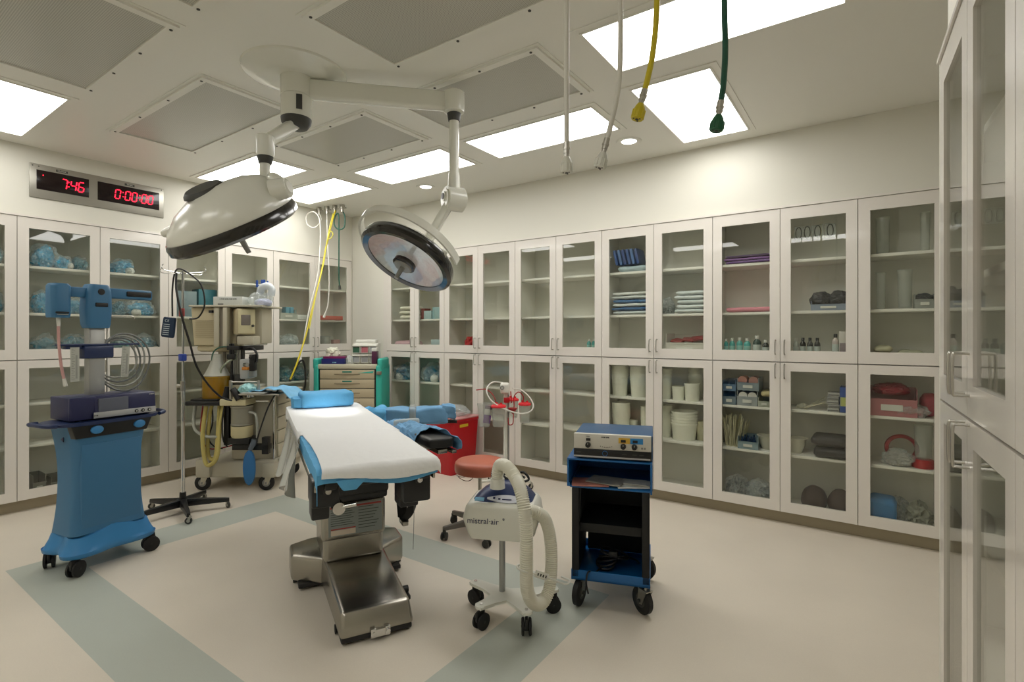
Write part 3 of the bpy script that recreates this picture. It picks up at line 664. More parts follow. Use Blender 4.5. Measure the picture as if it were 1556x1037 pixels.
# ================================================================ helpers for trolleys
def caster(parent, x, y, r=.05, w=.03, ang=0, fork=True, wheel=RUBBER, body=BLACK, hub=None, twin=False, z=None, fh=None):
    """a swivel caster whose wheel touches z=0"""
    c = math.cos(ang); s = math.sin(ang); ax = Vector((-s, c, 0)); dr = Vector((c, s, 0)); o = Vector((x, y, r))
    b = B()
    if twin:
        for k in (-1, 1): b.rings([(o+ax*k*w*.35, r*.8), (o+ax*k*w*.4, r), (o+ax*k*w*.75, r), (o+ax*k*w*.85, r*.85)], 24)
    else: b.rings([(o-ax*w/2, r*.88), (o-ax*w*.36, r), (o+ax*w*.36, r), (o+ax*w/2, r*.88)], 28)
    wh = b.obj('caster', [wheel], parent)
    b = B(); b.cyl(o-ax*(w*.52), o+ax*(w*.52), r*.5, n=20); b.cyl(o-ax*(w*.9), o+ax*(w*.9), r*.14, n=12); b.obj('wheel_hub', hub or body, wh)
    b = B(); top = fh or r*2+.02
    if twin: b.box(-r*.9, r*.55, -w*.3, w*.3, -.0, r*1.25, .008); M = Matrix.Translation(o) @ Matrix.Rotation(ang, 4, 'Z')
    else:
        M = Matrix.Translation(o) @ Matrix.Rotation(ang, 4, 'Z')
        for k in (-1, 1): b.prism([(-r*.25, k*w*.62-.0015), (r*.25, k*w*.62-.0015), (r*.25, k*w*.62+.0015), (-r*.25, k*w*.62+.0015)], -r*.2, top-r-.012, 0, top=[(-r*.1, k*w*.62-.0015), (r*.75, k*w*.62-.0015), (r*.75, k*w*.62+.0015), (-r*.1, k*w*.62+.0015)])
        b.box(-r*.15, r*.8, -w*.66, w*.66, top-r-.014, top-r-.008)
    b.cyl((r*.35, 0, r*.9), (r*.35, 0, top-r+.003), .009, n=12)
    for v in b.bm.verts: v.co = M @ v.co
    b.obj('fork', body, wh); return wh

# ================================================================ BLUE WARMER TROLLEY
C = thing('medical_trolley', 'blue moulded trolley with T-shaped head on a column, beside the left cabinets', 'medical trolley', (1.777, -3.263, 0), R_(99.8))
def loft(b, rows, n=20):
    """rows: (z, x0, x1, y0, y1, corner radius)"""
    R = []
    for z, x0, x1, y0, y1, r in rows:
        pts = []
        for cx, cy, a in ((x1-r, y1-r, 0), (x0+r, y1-r, 90), (x0+r, y0+r, 180), (x1-r, y0+r, 270)):
            for k in range(n//4+1): t = R_(a+90*k/(n//4)); pts.append((cx+r*math.cos(t), cy+r*math.sin(t), z))
        R.append([b.bm.verts.new(p) for p in pts])
    m = len(R[0]); fs = []
    for a, c in zip(R, R[1:]):
        for k in range(m): fs.append(b.bm.faces.new((a[k], a[(k+1) % m], c[(k+1) % m], c[k])))
    fs.append(b.bm.faces.new(list(reversed(R[0])))); fs.append(b.bm.faces.new(R[-1]))
    return b._fin([v for r in R for v in r], fs)
b = B()
rows = []
for k in range(15):
    t = k/14; z = .24+.68*t; q = (2*t-1.0)**2*(1 if t > .5 else .75)
    rows.append((z, -.232-.028*q, .165+.03*q, .0-.02*q, .24+.03*q, .05))
loft(b, rows); b.obj('column_body', BLUE2, C)
b = B(); b.prism([(-.20, -.012), (.145, -.012), (.15, .01), (-.205, .01)], .26, .80, .004); b.obj('front_panel', BLUE2, C)
# flared four-footed base
b = B()
foot = []
def basept(a):
    x, y = math.cos(a), math.sin(a); k = 1+.42*abs(math.sin(2*a))**2
    return x*k*.238-.025, y*k*.170+.13
for j, (z, s_) in enumerate(((.105, .9), (.115, .98), (.14, 1.0), (.165, .985), (.19, .94), (.225, .88), (.262, .84))):
    row = []
    for i in range(64):
        a = 2*math.pi*i/64; x, y = basept(a); e = abs(math.sin(2*a))**1.5
        zz = z-.0*e
        row.append(b.bm.verts.new(((x+.02)*s_-.02-.012*(s_ < .8), (y-.13)*s_+.13, zz if j < 3 else z-.035*e)))
    foot.append(row)
for a_, c_ in zip(foot, foot[1:]):
    for k in range(64): b.bm.faces.new((a_[k], a_[(k+1) % 64], c_[(k+1) % 64], c_[k]))
b.bm.faces.new(list(reversed(foot[0]))); b.bm.faces.new(foot[-1])
for f in b.bm.faces: f.smooth = True
b.obj('base', BLUE1, C, ang=60)
for x, y, a in ((-.235, -.02, 25), (.20, -.02, -15), (-.235, .29, 60), (.20, .29, 10)): caster(C, x, y, .05, .034, R_(a), twin=True, fh=.115)
# control fascia, deck with handles
b = B(); b.prism([(-.235, -.022), (.175, -.022), (.185, .02), (-.245, .02)], .845, .925, .004, top=[(-.262, -.026), (.205, -.026), (.21, .02), (-.265, .02)]); f = b.obj('fascia', BLACK, C)
for x in (-.125, .125): B().lathe([(0, 0), (.036, 0), (.034, .01), (.025, .014), (0, .016)], 24).obj('blue_knob', BLUE1, f).matrix_local = Matrix.Translation((x, -.024, .89)) @ Matrix.Rotation(R_(90), 4, 'X') @ Matrix.Scale(.75, 4, (0, 1, 0))
b = B(); out = []
for i in range(48):
    a = 2*math.pi*i/48; cx, sy = math.cos(a), math.sin(a); out.append((-.025+.315*math.copysign(abs(cx)**.7, cx), .12+.165*math.copysign(abs(sy)**.55, sy)))
b.prism(out, .925, .945, .006); b.obj('deck', NAVY2, C)
for s in (-1, 1):
    b = B(); x = -.025+s*.345; b.tube([(x-s*.05, .0, .937), (x+s*.0, .03, .942), (x+s*.012, .12, .945), (x, .21, .942), (x-s*.05, .24, .937)], .013, 12); b.obj('deck_handle', NAVY2, C)
b = B(); b.prism([(-.015, -.01), (.015, -.01), (.0, .02)], 0, .005, .001); o = b.obj('side_emblem', NAVY, C); o.matrix_local = Matrix.Translation((-.252, .09, .84)) @ Matrix.Rotation(R_(-90), 4, 'Y')
# mast with cross head
b = B(); b.box(-.085, .012, .15, .215, .94, 1.56, .012); b.obj('mast', ALU, C)
b = B(); loft(b, [(1.535, -.095, .03, .125, .225, .02), (1.56, -.105, .037, .12, .23, .025), (1.66, -.112, .045, .115, .235, .03), (1.78, -.10, .04, .115, .235, .03), (1.815, -.09, .032, .12, .23, .03), (1.825, -.085, .025, .13, .22, .025)]); hd = b.obj('head_housing', BLUE2, C)
b = B(); b.lathe([(0, 0), (.021, 0), (.019, .004), (0, .005)], 24); o = b.obj('dark_button', BLACK, hd); o.matrix_local = Matrix.Translation((-.03, .1145, 1.776)) @ Matrix.Rotation(R_(90), 4, 'X')
b = B(); b.box(-.065, .008, .108, .118, 1.676, 1.702, .004, 3); b.obj('slot', BLACK, hd)
b = B(); b.box(-.20, -.08, .15, .19, 1.735, 1.80, .01); b.obj('left_arm', BLUE2, C)
b = B(); loft(b, [(1.60, -.292, -.195, .12, .215, .02), (1.62, -.295, -.192, .115, .22, .025), (1.80, -.295, -.188, .115, .22, .03), (1.815, -.285, -.2, .125, .21, .025)]); bx_ = b.obj('dispenser_box', BLUE2, C)
b = B(); b.box(-.28, -.21, .108, .116, 1.625, 1.637, .003); b.mi = 1; b.box(-.275, -.215, .107, .112, 1.617, 1.622); b.obj('dispenser_slot', [BLACK, CHROME], bx_)
b = B(); b.box(.03, .315, .15, .19, 1.738, 1.808, .014, 3); b.obj('right_arm', BLUE2, C); b = B(); b.box(.14, .30, .143, .152, 1.757, 1.792, .006, 3); b.obj('arm_window', BLACK, C)
# collar shelf with rulers
b = B(); b.box(-.12, .055, .13, .235, 1.335, 1.42, .012); b.box(-.24, .02, .14, .22, 1.42, 1.432, .004); b.box(.02, .22, .14, .22, 1.42, 1.432, .004); b.box(-.21, -.12, .15, .20, 1.398, 1.42, .004); b.obj('collar', NAVY2, C)
for x, a, ln in ((-.165, 0, .22), (.135, 3, .21)):
    b = B(); b.box(-.024, .024, -.002, .002, -ln, 0)
    b.mi = 1
    for k in range(18): b.box(-.018, -.018+(.018 if k % 2 else .010), -.0028, -.0018, -.012-k*.0112, -.0105-k*.0112)
    b.mi = 2; b.box(.004, .014, -.0028, -.0018, -ln+.02, -.05)
    o = b.obj('ruler', [mat('ruler_plastic', 'B7B9B0', .4), mat('ink', '4A4B48', .5), mat('ruler_grey', '9A9C94', .5)], C); o.matrix_local = Matrix.Translation((x, .145, 1.41)) @ Matrix.Rotation(R_(a), 4, 'Y')
# pink suction tube
b = B(); b.tube([(-.245, .16, 1.60), (-.245, .155, 1.45), (-.235, .15, 1.30), (-.218, .15, 1.2)], .008, 10); tb = b.obj('pink_tube', mat('pink_tube', 'C79A96', .35), C)
b = B(); b.cyl((-.245, .16, 1.60), (-.245, .156, 1.545), .012, .009, n=16); b.cyl((-.22, .15, 1.215), (-.212, .15, 1.165), .010, .012, n=12); b.obj('tube_end', WPLAST, tb)
# coiled grey cables
random.seed(4)
for k in range(4):
    b = B(); pts = []
    r = .125+.012*k; cx = .105+.010*k; cz = 1.325-.008*k
    for i in range(25):
        a = 2*math.pi*i/24*1.0+2.2; pts.append((cx+r*math.cos(a)*(1.02), .20-.012*k+.01*math.sin(a*3+k), cz+r*1.0*math.sin(a)*(1.05+.06*k)))
    b.tube(pts, .006, 8, 3); b.obj('coiled_cable', mat('cable_grey', '6F7270', .4) if k % 2 else mat('cable_light', '9FA19B', .4), C)
b = B(); b.tube([(-.01, .19, 1.46), (.0, .2, 1.475), (.03, .2, 1.46), (.06, .21, 1.44)], .004, 8); b.obj('cable_end', mat('cable_light', '9FA19B', .4), C)
b = B(); b.tube([(.215, .20, .95), (.25, .21, 1.0), (.24, .21, 1.2), (.22, .21, 1.43)], .0035, 8); b.tube([(.06, .23, 1.0), (.06, .23, 1.5), (.065, .22, 1.6), (.09, .21, 1.618), (.2, .2, 1.62), (.22, .2, 1.6)], .004, 8); b.obj('wire_hanger', NICKEL, C)
# console on the deck
V = thing('console_unit', 'dark navy console with grey screen standing on the blue trolley deck', 'console', C.location+UP*.945, R_(99.8-2.5))
b = B(); b.prism([(-.248, .03), (.235, .03), (.235, .27), (-.248, .27)], .008, .152, .006); b.prism([(-.12, -.004), (.243, -.004), (.243, .035), (-.12, .035)], .008, .15, .008, top=[(-.12, .012), (.243, .012), (.243, .035), (-.12, .035)])
b.prism([(-.248, .01), (-.11, .01), (-.11, .04), (-.248, .04)], .008, .152, .006); b.obj('casing', NAVY, V)
b = B(); b.box(-.13, .238, -.007, .0, .012, .05, .002); b.obj('silver_strip', mat('silver', 'B5B7BA', .35, metal=.4), V)
b = B(); b.box(-.102, .068, -.006, .010, .035, .135, .003); b.obj('screen', mat('screen_off', '5E6270', .25), V)
for x in (.115, .155, .195):
    b = B(); b.cyl((x, -.007, .031), (x, -.010, .031), .011, n=20); b.mi = 1; b.cyl((x, -.0095, .031), (x, -.012, .031), .006, n=16); b.obj('port', [BLACK, CHROME], V)
smudge('marking', .014, 3, mat('ink', '4A4B48', .5), V, at(-.118, -.0075, .03))
for x in (-.2, .19):
    for y in (.04, .24): B().cyl((x, y, 0), (x, y, .012), .012, n=12).obj('foot', RUBBER, V)
smudge('marking', .012, 5, mat('silver', 'B5B7BA', .35, metal=.4), V, at(.215, -.0, .136))

# ================================================================ IV POLE
I = thing('iv_pole', 'stainless IV pole on black five-star base beside the blue trolley', 'iv pole', (1.12, -2.59, 0))
b = B(); b.cyl((0, 0, .06), (0, 0, 1.05), .0145, n=20); b.obj('lower_pole', CHROME, I)
b = B(); b.cyl((0, 0, 1.0), (0, 0, 2.02), .010, n=16); b.obj('upper_pole', CHROME, I)
b = B(); b.cyl((0, 0, .05), (0, 0, .17), .028, .024, n=24); b.obj('hub', BLACK, I)
for k in range(5):
    a0 = math.atan2(-.10, .344)+k*2*math.pi/5; c, s = math.cos(a0), math.sin(a0); L = .345
    b = B(); b.M = Matrix.Rotation(a0, 4, 'Z')
    b.prism([(.01, -.028), (L, -.014), (L, .014), (.01, .028)], .055, .075, .004, top=[(.01, -.024, .12), (L, -.012, .086), (L, .012, .086), (.01, .024, .12)]); lg = b.obj('leg', BMETAL, I)
    cs = caster(I, (L-.01)*c, (L-.01)*s, .026, .018, a0+1.2+k, wheel=DKGREY, body=NICKEL, fh=.066)
b = B(); b.cyl((0, 0, 1.02), (0, 0, 1.10), .019, n=20); b.cyl((0, 0, 1.06), (-.05, -.02, 1.06), .012, .016, n=16); b.obj('height_knob', NICKEL, I)
b = B()
for a in range(4):
    c, s = math.cos(a*math.pi/2+.45), math.sin(a*math.pi/2+.45)
    b.tube([(0, 0, 2.0), (.09*c, .09*s, 2.005), (.19*c, .19*s, 2.01), (.215*c, .215*s, 2.03), (.20*c, .2*s, 2.055)], .0035, 8)
b.obj('hook_arms', CHROME, I)
b = B(); b.box(-.03, .05, -.025, .012, 1.27, 1.33, .008); b.obj('blue_clamp', mat('bright_blue', '1B3C9A', .35), I)
b = B(); b.soft(-.045, .045, -.016, .0, 1.64, 1.71, .01, .002); b.obj('red_clip', mat('dull_red', 'A84B48', .4), I)
# cuff hanging on the pole
U = thing('blood_pressure_cuff', 'small dark blue cuff with white print hanging from the IV pole', 'cuff', (1.03, -2.66, 1.55))
b = B(); b.M = Matrix.Rotation(R_(38), 4, 'Z') @ Matrix.Rotation(R_(7), 4, 'Y'); b.soft(-.052, .052, -.014, .014, -.085, .085, .012, .003); b.obj('cuff_body', mat('dark_blue_fabric', '1E3148', .8), U)
MM = Matrix.Rotation(R_(38), 4, 'Z') @ Matrix.Rotation(R_(7), 4, 'Y')
text('print', 'CE', .03, mat('cuff_print', 'B9C4CB', .6), U, MM @ at(-.01, -.019, .055))
b = B(); b.M = MM
for k in range(6): b.box(-.035, -.035+.05+.02*((k*3) % 3)/3, -.0185, -.0165, .022-.017*k, .027-.017*k)
b.obj('small_print', mat('cuff_print', 'B9C4CB', .6), U)
def rope(name, label, pts, r, mt, cat='cable', grp=None, ribs=0, n=10):
    o = Vector(pts[0]); b = B(); b.tube([Vector(p)-o for p in pts], r, n, 8, ribs=ribs); ob = b.obj(name, mt); ob.location = o; return tag(ob, label, cat, grp)
ip = Vector((1.12, -2.59, 0))
rope('cuff_hose', 'thin black hose looping from the IV pole top down to the dark blue cuff', [D(262, 481, 4.38), D(262, 440, 4.38), D(266, 414, 4.36), D(274, 409, 4.3), D(290, 418, 4.3), D(306, 434, 4.3), D(311, 462, 4.3), D(302, 482, 4.3), D(288, 485, 4.3)], .0065, BLACK)
rope('monitor_cable', 'long black cable sagging from the IV pole to the anaesthesia machine shelf', [D(268, 415, 4.34), D(268, 440, 4.3), D(276, 480, 4.3), D(288, 520, 4.35), D(298, 555, 4.4), D(315, 583, 4.5), D(335, 603, 4.6), D(352, 609, 4.68)], .0085, BLACK)
rope('thin_line', 'thin grey line hanging beside the IV pole', [D(277, 412, 4.33), D(279, 470, 4.33), D(279, 560, 4.33), D(281, 600, 4.33), D(278, 640, 4.33)], .003, mat('cable_grey', '6F7270', .4))

# ================================================================ PATIENT WARMER (mistral) on stand
W = thing('air_warmer', 'white air warmer with ribbed hose on a small four-caster stand, front centre', 'air warmer', (4.29, -2.35, 0), R_(25))
b = B(); pl = []
for cx, cy, a in ((-.118, -.111, 225), (.116, -.123, 315), (.224, .125, 30), (-.204, .121, 150)):
    for k in range(-3, 4): t = R_(a+k*28); pl.append((cx+.032*math.cos(t), cy+.032*math.sin(t)))
    pl.append({225: (0, -.045), 315: (.10, .0), 30: (.0, .075), 150: (-.09, .0)}[a])
P = spline([Vector((x, y, 0)) for x, y in pl], 2, True)[:-1]
b.prism([(p.x, p.y) for p in P], .108, .124, .004); b.obj('base_plate', WHITE, W, ang=30)
for cx, cy, a in ((-.118, -.111, 60), (.116, -.123, 100), (.224, .114, 20), (-.204, .121, 150)):
    caster(W, cx, cy, .042, .03, R_(a), twin=True, fh=.108); B().cyl((cx, cy, .12), (cx, cy, .13), .009, n=6).obj('caster_nut', CHROME, W)
b = B(); b.cyl((-.04, .045, .12), (-.04, .045, .48), .0165, n=24); b.obj('pole', ALU, W)
b = B()   # lower white shell
def shell(rows, b):
    R = []
    for z, x0, x1, y0, y1, r in rows:
        pts = []
        for cx, cy, a in ((x1-r, y1-r, 0), (x0+r, y1-r, 90), (x0+r, y0+r, 180), (x1-r, y0+r, 270)):
            for k in range(7): t = R_(a+15*k); pts.append((cx+r*math.cos(t), cy+r*math.sin(t), z))
        R.append([b.bm.verts.new(p) for p in pts])
    return R
loft(b, [(.425, -.18, .10, -.04, .19, .035), (.432, -.20, .125, -.058, .205, .04), (.46, -.213, .145, -.062, .21, .04), (.53, -.238, .165, -.062, .21, .04), (.59, -.222, .155, -.058, .205, .04), (.615, -.205, .14, -.052, .20, .045), (.62, -.195, .135, -.045, .195, .06)], 28); b.obj('white_casing', WHITE, W, ang=50)
b = B(); loft(b, [(.618, -.19, .13, -.038, .19, .06), (.655, -.15, .10, -.0, .18, .06), (.69, -.09, .05, .05, .16, .045), (.70, -.06, .03, .07, .14, .03)], 28); b.obj('navy_top', NAVY2, W, ang=60)
# sloping control panel
pm = Matrix.Translation((.0, -.024, .636)) @ Matrix.Rotation(R_(45), 4, 'X')
b = B(); b.M = pm; out = [(-.105+.21*k/20, .018*math.sin(math.pi*k/20)+.002) for k in range(21)]+[(.105-.21*k/20, -.018*math.sin(math.pi*k/20)-.006) for k in range(21)]
b.prism(out, .0, .008, .0); pn = b.obj('control_panel', mat('panel_white', 'C9CCD6', .4), W, ang=30)
b = B(); b.M = pm
for x, y, w_, h_ in ((-.068, 0, .012, .012), (-.04, -.004, .012, .009), (.0, -.006, .05, .006)): b.box(x-w_/2, x+w_/2, y-h_/2, y+h_/2, .008, .010, .001)
b.obj('buttons', NAVY, pn)
b = B(); b.M = pm; b.box(-.17, -.12, -.02, .0, .004, .008, .001); b.obj('light_blue_window', mat('pale_blue', '7FB2D2', .3), W)
lt = text('lettering', 'mistral\u00b7air', .0415, NAVY, W, at(-.205, -.0635, .528), align='LEFT'); text('registered_mark', '\u00ae', .016, NAVY, W, at(-.012, -.0635, .543), align='CENTER')
text('lettering', 'st', .03, BLACK, W, at(.082, -.0635, .578, FRONT @ Matrix(((1, .3, 0, 0), (0, 1, 0, 0), (0, 0, 1, 0), (0, 0, 0, 1)))))
for v in lt.data.vertices:      # follow the rounded corner of the casing
    dx = max(0, -.198-(v.co.x-.205)); v.co.z -= .04-math.sqrt(.04**2-min(dx, .035)**2)
W_inv = (Matrix.Translation(W.location) @ Matrix.Rotation(R_(25), 4, 'Z')).inverted()
def wl(u, v, d): return W_inv @ D(u, v, d)
hp = [wl(756, 733, 2.72), wl(756, 720, 2.72), wl(760, 707, 2.70), wl(772, 711, 2.62), wl(788, 736, 2.5), wl(797, 775, 2.44), wl(800, 815, 2.43), wl(800, 860, 2.43), wl(801, 895, 2.45), wl(810, 916, 2.5), wl(824, 916, 2.57), wl(835, 893, 2.62), wl(838, 850, 2.65), wl(835, 812, 2.66), wl(827, 788, 2.64), wl(812, 778, 2.62), wl(796, 776, 2.6)]
b = B(); b.tube(hp, .0325, 24, 10, ribs=.0105); b.obj('ribbed_hose', mat('ribbed_hose', 'D9D7C8', .5), W, ang=80)
b = B(); p = hp[0]; b.cyl(p-UP*.03, p+UP*.02, .04, .036, n=28); b.obj('hose_nozzle', WPLAST, W)
q = wl(800, 862, 2.43); q2 = wl(852, 880, 2.62)
b = B(); ringp = []
for k in range(10): a = R_(200-k*28); ringp.append(q+Vector((.042*math.cos(a), .042*math.sin(a), .004)))
ax_ = (q2-q); 
b.tube([q+Vector((-.01, .045, 0)), q+Vector((-.045, .0, 0)), q+Vector((-.01, -.045, 0)), q+ax_*.5+Vector((0, -.03, 0)), q2+Vector((.02, -.03, -.01)), q2+Vector((.045, .01, -.01)), q2+Vector((.0, .035, -.005))], .0045, 8); b.obj('hose_holder', WPLAST, W)
mid = q.lerp(q2, .45)+Vector((0, -.032, 0)); b = B(); b.M = Matrix.Translation(mid) @ (q2-q).to_track_quat('X', 'Z').to_matrix().to_4x4(); b.box(-.055, .055, -.003, .003, -.016, .016, .003); b.mi = 1
for k in range(4): b.box(-.04+.022*k, -.030+.022*k, -.0045, -.0025, -.006, .006)
b.obj('holder_tag', [WPLAST, DKGREY], W)
b = B(); b.tube([(-.12, .15, .66), (-.115, .15, .73), (-.09, .15, .745), (-.02, .16, .74), (.02, .17, .72), (.06, .15, .735), (.09, .14, .70), (.05, .12, .69), (-.02, .12, .70), (-.05, .13, .72), (.0, .15, .73), (.07, .13, .71)], .0065, 8); b.obj('power_cord', BLACK, W)
b = B(); b.box(-.07, -.01, -.02, .02, .415, .43, .004); b.obj('pole_clamp', BLACK, W)

CBLK = mat('cart_black', '0B0C0D', .55)
# ================================================================ ELECTROSURGICAL CART
E = thing('utility_cart', 'blue and black steel cart carrying the electrosurgical generator, right of the air warmer', 'cart', (4.74, -1.96, 0), R_(19.8))
b = B(); b.box(-.255, .165, 0, .46, .150, .162, .002); b.box(-.255, .165, 0, .008, .150, .205, .002); b.box(-.255, -.247, .0, .46, .150, .205); b.box(.157, .165, 0, .46, .150, .205); b.box(-.255, .165, .452, .46, .150, .205); b.obj('lower_tray', EBLUE, E)
for s, x0, x1 in ((-1, -.245, -.225), (1, .138, .158)):
    b = B(); zt = .655; tw = .022 if s < 0 else -.012
    b.prism([(x0, .01), (x1, .01), (x1, .40), (x0, .40)], .163, zt, .003, top=[(x0+tw, .03), (x1+tw, .03), (x1+tw, .42), (x0+tw, .42)]); b.obj('side_panel', CBLK, E)
b = B(); b.box(-.224, .137, .03, .40, .405, .455, .004); b.box(-.21, .137, .39, .41, .17, .655); b.obj('middle_shelf', CBLK, E)
for s in (-1, 1):
    x = -.232 if s < 0 else .142; b = B(); b.box(x-.02, x+.02, .0, .02, .163, .655, .004); b.obj('front_post', CBLK, E)
b = B(); zt, z0 = .815, .655
b.box(-.278, .175, 0, .44, zt-.01, zt, .002); b.box(-.278, -.268, 0, .44, z0+.02, zt-.01, .002); b.box(.165, .175, 0, .44, z0-.01, zt-.01, .002); b.box(-.262, .165, 0.0, .44, z0, z0+.01, .002); b.box(-.268, .165, .43, .44, z0+.01, zt-.01); b.prism([(-.278, 0), (-.262, 0), (-.262, .44), (-.278, .44)], z0+.005, z0+.025, 0); b.obj('upper_bin', EBLUE, E)
b = B(); b.box(.176, .1785, .02, .4, .66, .80); b.obj('side_plate', mat('dark_blue', '1F4C74', .4), E)
for x, y, a in ((-.215, .03, 75), (.125, .03, -50), (-.215, .43, 20), (.125, .43, -20)):
    w = caster(E, x, y, .072, .034, R_(a), wheel=RUBBER, body=NICKEL, hub=DKGREY, fh=.148)
b = B()
for x in (-.14, .085): b.box(x-.004, x+.004, .386, .389, .54, .565)
b.obj('slot_marks', CHROME, E)
cb = thing('coiled_cord', 'black power cord bundled on the lower tray of the blue cart', 'cord', (4.74, -1.96, 0), R_(19.8))
for k in range(6):
    b = B(); b.tube([(-.08+.05*math.cos(a)*(1+.1*k)+.01*k, .14+.04*math.sin(a), .20+.012*k+.02*math.sin(a+k)) for a in [2*math.pi*i/12 for i in range(13)]], .006, 8, 3); b.obj('loop', BLACK, cb)
b = B(); b.tube([(-.02, .14, .235), (.03, .16, .238), (.08, .2, .21), (.1, .25, .175)], .006, 8); b.tube([(-.1, .1, .19), (-.13, .05, .18), (-.16, -.012, .205), (-.17, -.02, .15), (-.16, -.015, .09)], .005, 8); b.obj('loose_end', BLACK, cb)
b = B(); b.box(-.06, -.01, .09, .13, .25, .285, .006); b.obj('plug', BLACK, cb)
for i, (x, y, r, s_, mt, lb, z0_) in enumerate(((-.16, .07, 8, (.20, .16), mat('mag_red', 'B5786A', .35, var=.4, vscale=25), 'reddish printed packet in the open blue bin, bottom left', 0), (-.07, .09, -14, (.20, .15), mat('mag_mix', '8E8B84', .3, var=.5, vscale=35), 'grey glossy packet in the open blue bin, leaning over the reddish one', .009), (.07, .06, 12, (.17, .10), mat('paper_white', 'D8D8D2', .6), 'white folded paper in the open blue bin', 0), (.09, .09, -8, (.16, .10), mat('paper_grey', 'AFAFA8', .5, var=.3, vscale=30), 'pale crumpled wrapper on top of the white paper in the blue bin', .009))):
    b = B(); b.soft(-s_[0]/2, s_[0]/2, -s_[1]/2, s_[1]/2, 0, .008, .003, .003, 20, i+2); p = b.obj('packet', mt)
    p.location = Vector((4.74, -1.96, .668+z0_)) + Matrix.Rotation(R_(19.8), 3, 'Z') @ Vector((x, y, 0)); p.rotation_euler = (0, 0, R_(19.8+r)); tag(p, lb, 'packet')
G = thing('electrosurgical_generator', 'white and black electrosurgical generator with three dials, on top of the blue cart', 'generator', (4.74, -1.96, .815), R_(19.8))
b = B(); b.prism([(-.238, .03), (.178, .03), (.178, .36), (-.238, .36)], .01, .135, .004); b.obj('housing', mat('dark_blue', '1F4C74', .4), G)
b = B(); b.box(-.241, .17, .004, .03, .055, .138, .004); fp = b.obj('upper_panel', mat('panel_cream', 'CFCCC2', .4), G)
b = B(); b.box(-.241, .17, .0, .03, .008, .055, .003); b.obj('lower_panel', BLACK, G)
b = B(); b.box(-.241, .165, -.0015, .0, .012, .02); b.obj('strip', mat('silver', 'B5B7BA', .35, metal=.4), G)
for x in (-.163, .025, .083): b = B(); b.cyl((x, .004, .078), (x, -.014, .078), .015, .0135, n=24); b.mi = 1; b.box(x-.001, x+.001, -.0148, -.013, .08, .09); b.obj('dial', [BLACK, WPLAST], G)
for x, m, w_ in ((-.158, None, 0), (.028, 'D2A93E', .034), (.09, '2F86C6', .038)):
    b = B()
    if m: b.box(x-w_+.006, x+w_, .002, .005, .094, .124)
    b.mi = 1; b.box(x-.016, x+.008 if not m else x+.010, .0005, .003, .10, .114); b.obj('readout', [mat('zone_'+(m or 'x'), m or 'CCCCCC', .4), BLACK], G)
b = B()
for k in range(7): b.box(-.098+.01*k, -.094+.01*k, .002, .005, .066+.0006*(k-3)**2, .070+.0006*(k-3)**2)
b.obj('indicator_marks', DKGREY, G)
b = B(); b.M = at(-.072, -.0005, .036); b.lathe([(.012, 0), (.0145, 0), (.0145, .002), (.012, .002), (.012, 0)], 24); b.obj('socket_ring', EBLUE, G)
b = B()
for x in (-.215, .03, .085, .12): b.box(x-.012, x+.012, -.001, .001, .034, .039)
b.obj('socket', DKGREY, G)
smudge('lettering', .012, 7, DKGREY, G, at(-.07, .0035, .122)); smudge('lettering', .006, 6, DKGREY, G, at(-.165, .0035, .124)); b = B(); b.box(.118, .128, .002, .005, .068, .078); b.box(.132, .142, .002, .005, .068, .078); b.obj('symbol', GREY, G)

# ================================================================ STOOL
Q = thing('swivel_stool', 'round coral-red vinyl swivel stool behind the white air warmer', 'stool', (3.425, -1.50, 0))
b = B(); b.lathe([(0, .555), (.13, .553), (.17, .545), (.186, .53), (.19, .515), (.19, .475), (.185, .462), (.17, .455), (0, .455)], 56); b.obj('seat', CORAL, Q)
b = B(); b.cyl((0, 0, .43), (0, 0, .457), .09, n=32); b.cyl((0, 0, .20), (0, 0, .43), .0145, n=20); b.obj('gas_lift', NICKEL, Q)
b = B(); b.cyl((0, 0, .08), (0, 0, .25), .026, .022, n=24); b.obj('column_cover', mat('taupe_plastic', '6F6A62', .45), Q)
b = B(); b.tube([(-.10+.07*math.cos(a), -.06+.045*math.sin(a), .41+.012*math.sin(a*2)) for a in [2*math.pi*i/12 for i in range(12)]], .003, 8, 4, closed=True); b.obj('height_lever', CHROME, Q)
for k in range(5):
    a = math.atan2(-.29, -.13)+k*2*math.pi/5; c, s = math.cos(a), math.sin(a)
    b = B(); b.M = Matrix.Rotation(a, 4, 'Z'); b.prism([(.015, -.024), (.30, -.014), (.30, .014), (.015, .024)], .07, .09, .005, top=[(.015, -.02, .125), (.30, -.012, .098), (.30, .012, .098), (.015, .02, .125)]); b.obj('leg', mat('taupe_plastic', '6F6A62', .45), Q)
    caster(Q, .29*c, .29*s, .028, .026, a+.8, twin=True, wheel=DKGREY, body=DKGREY, fh=.075)

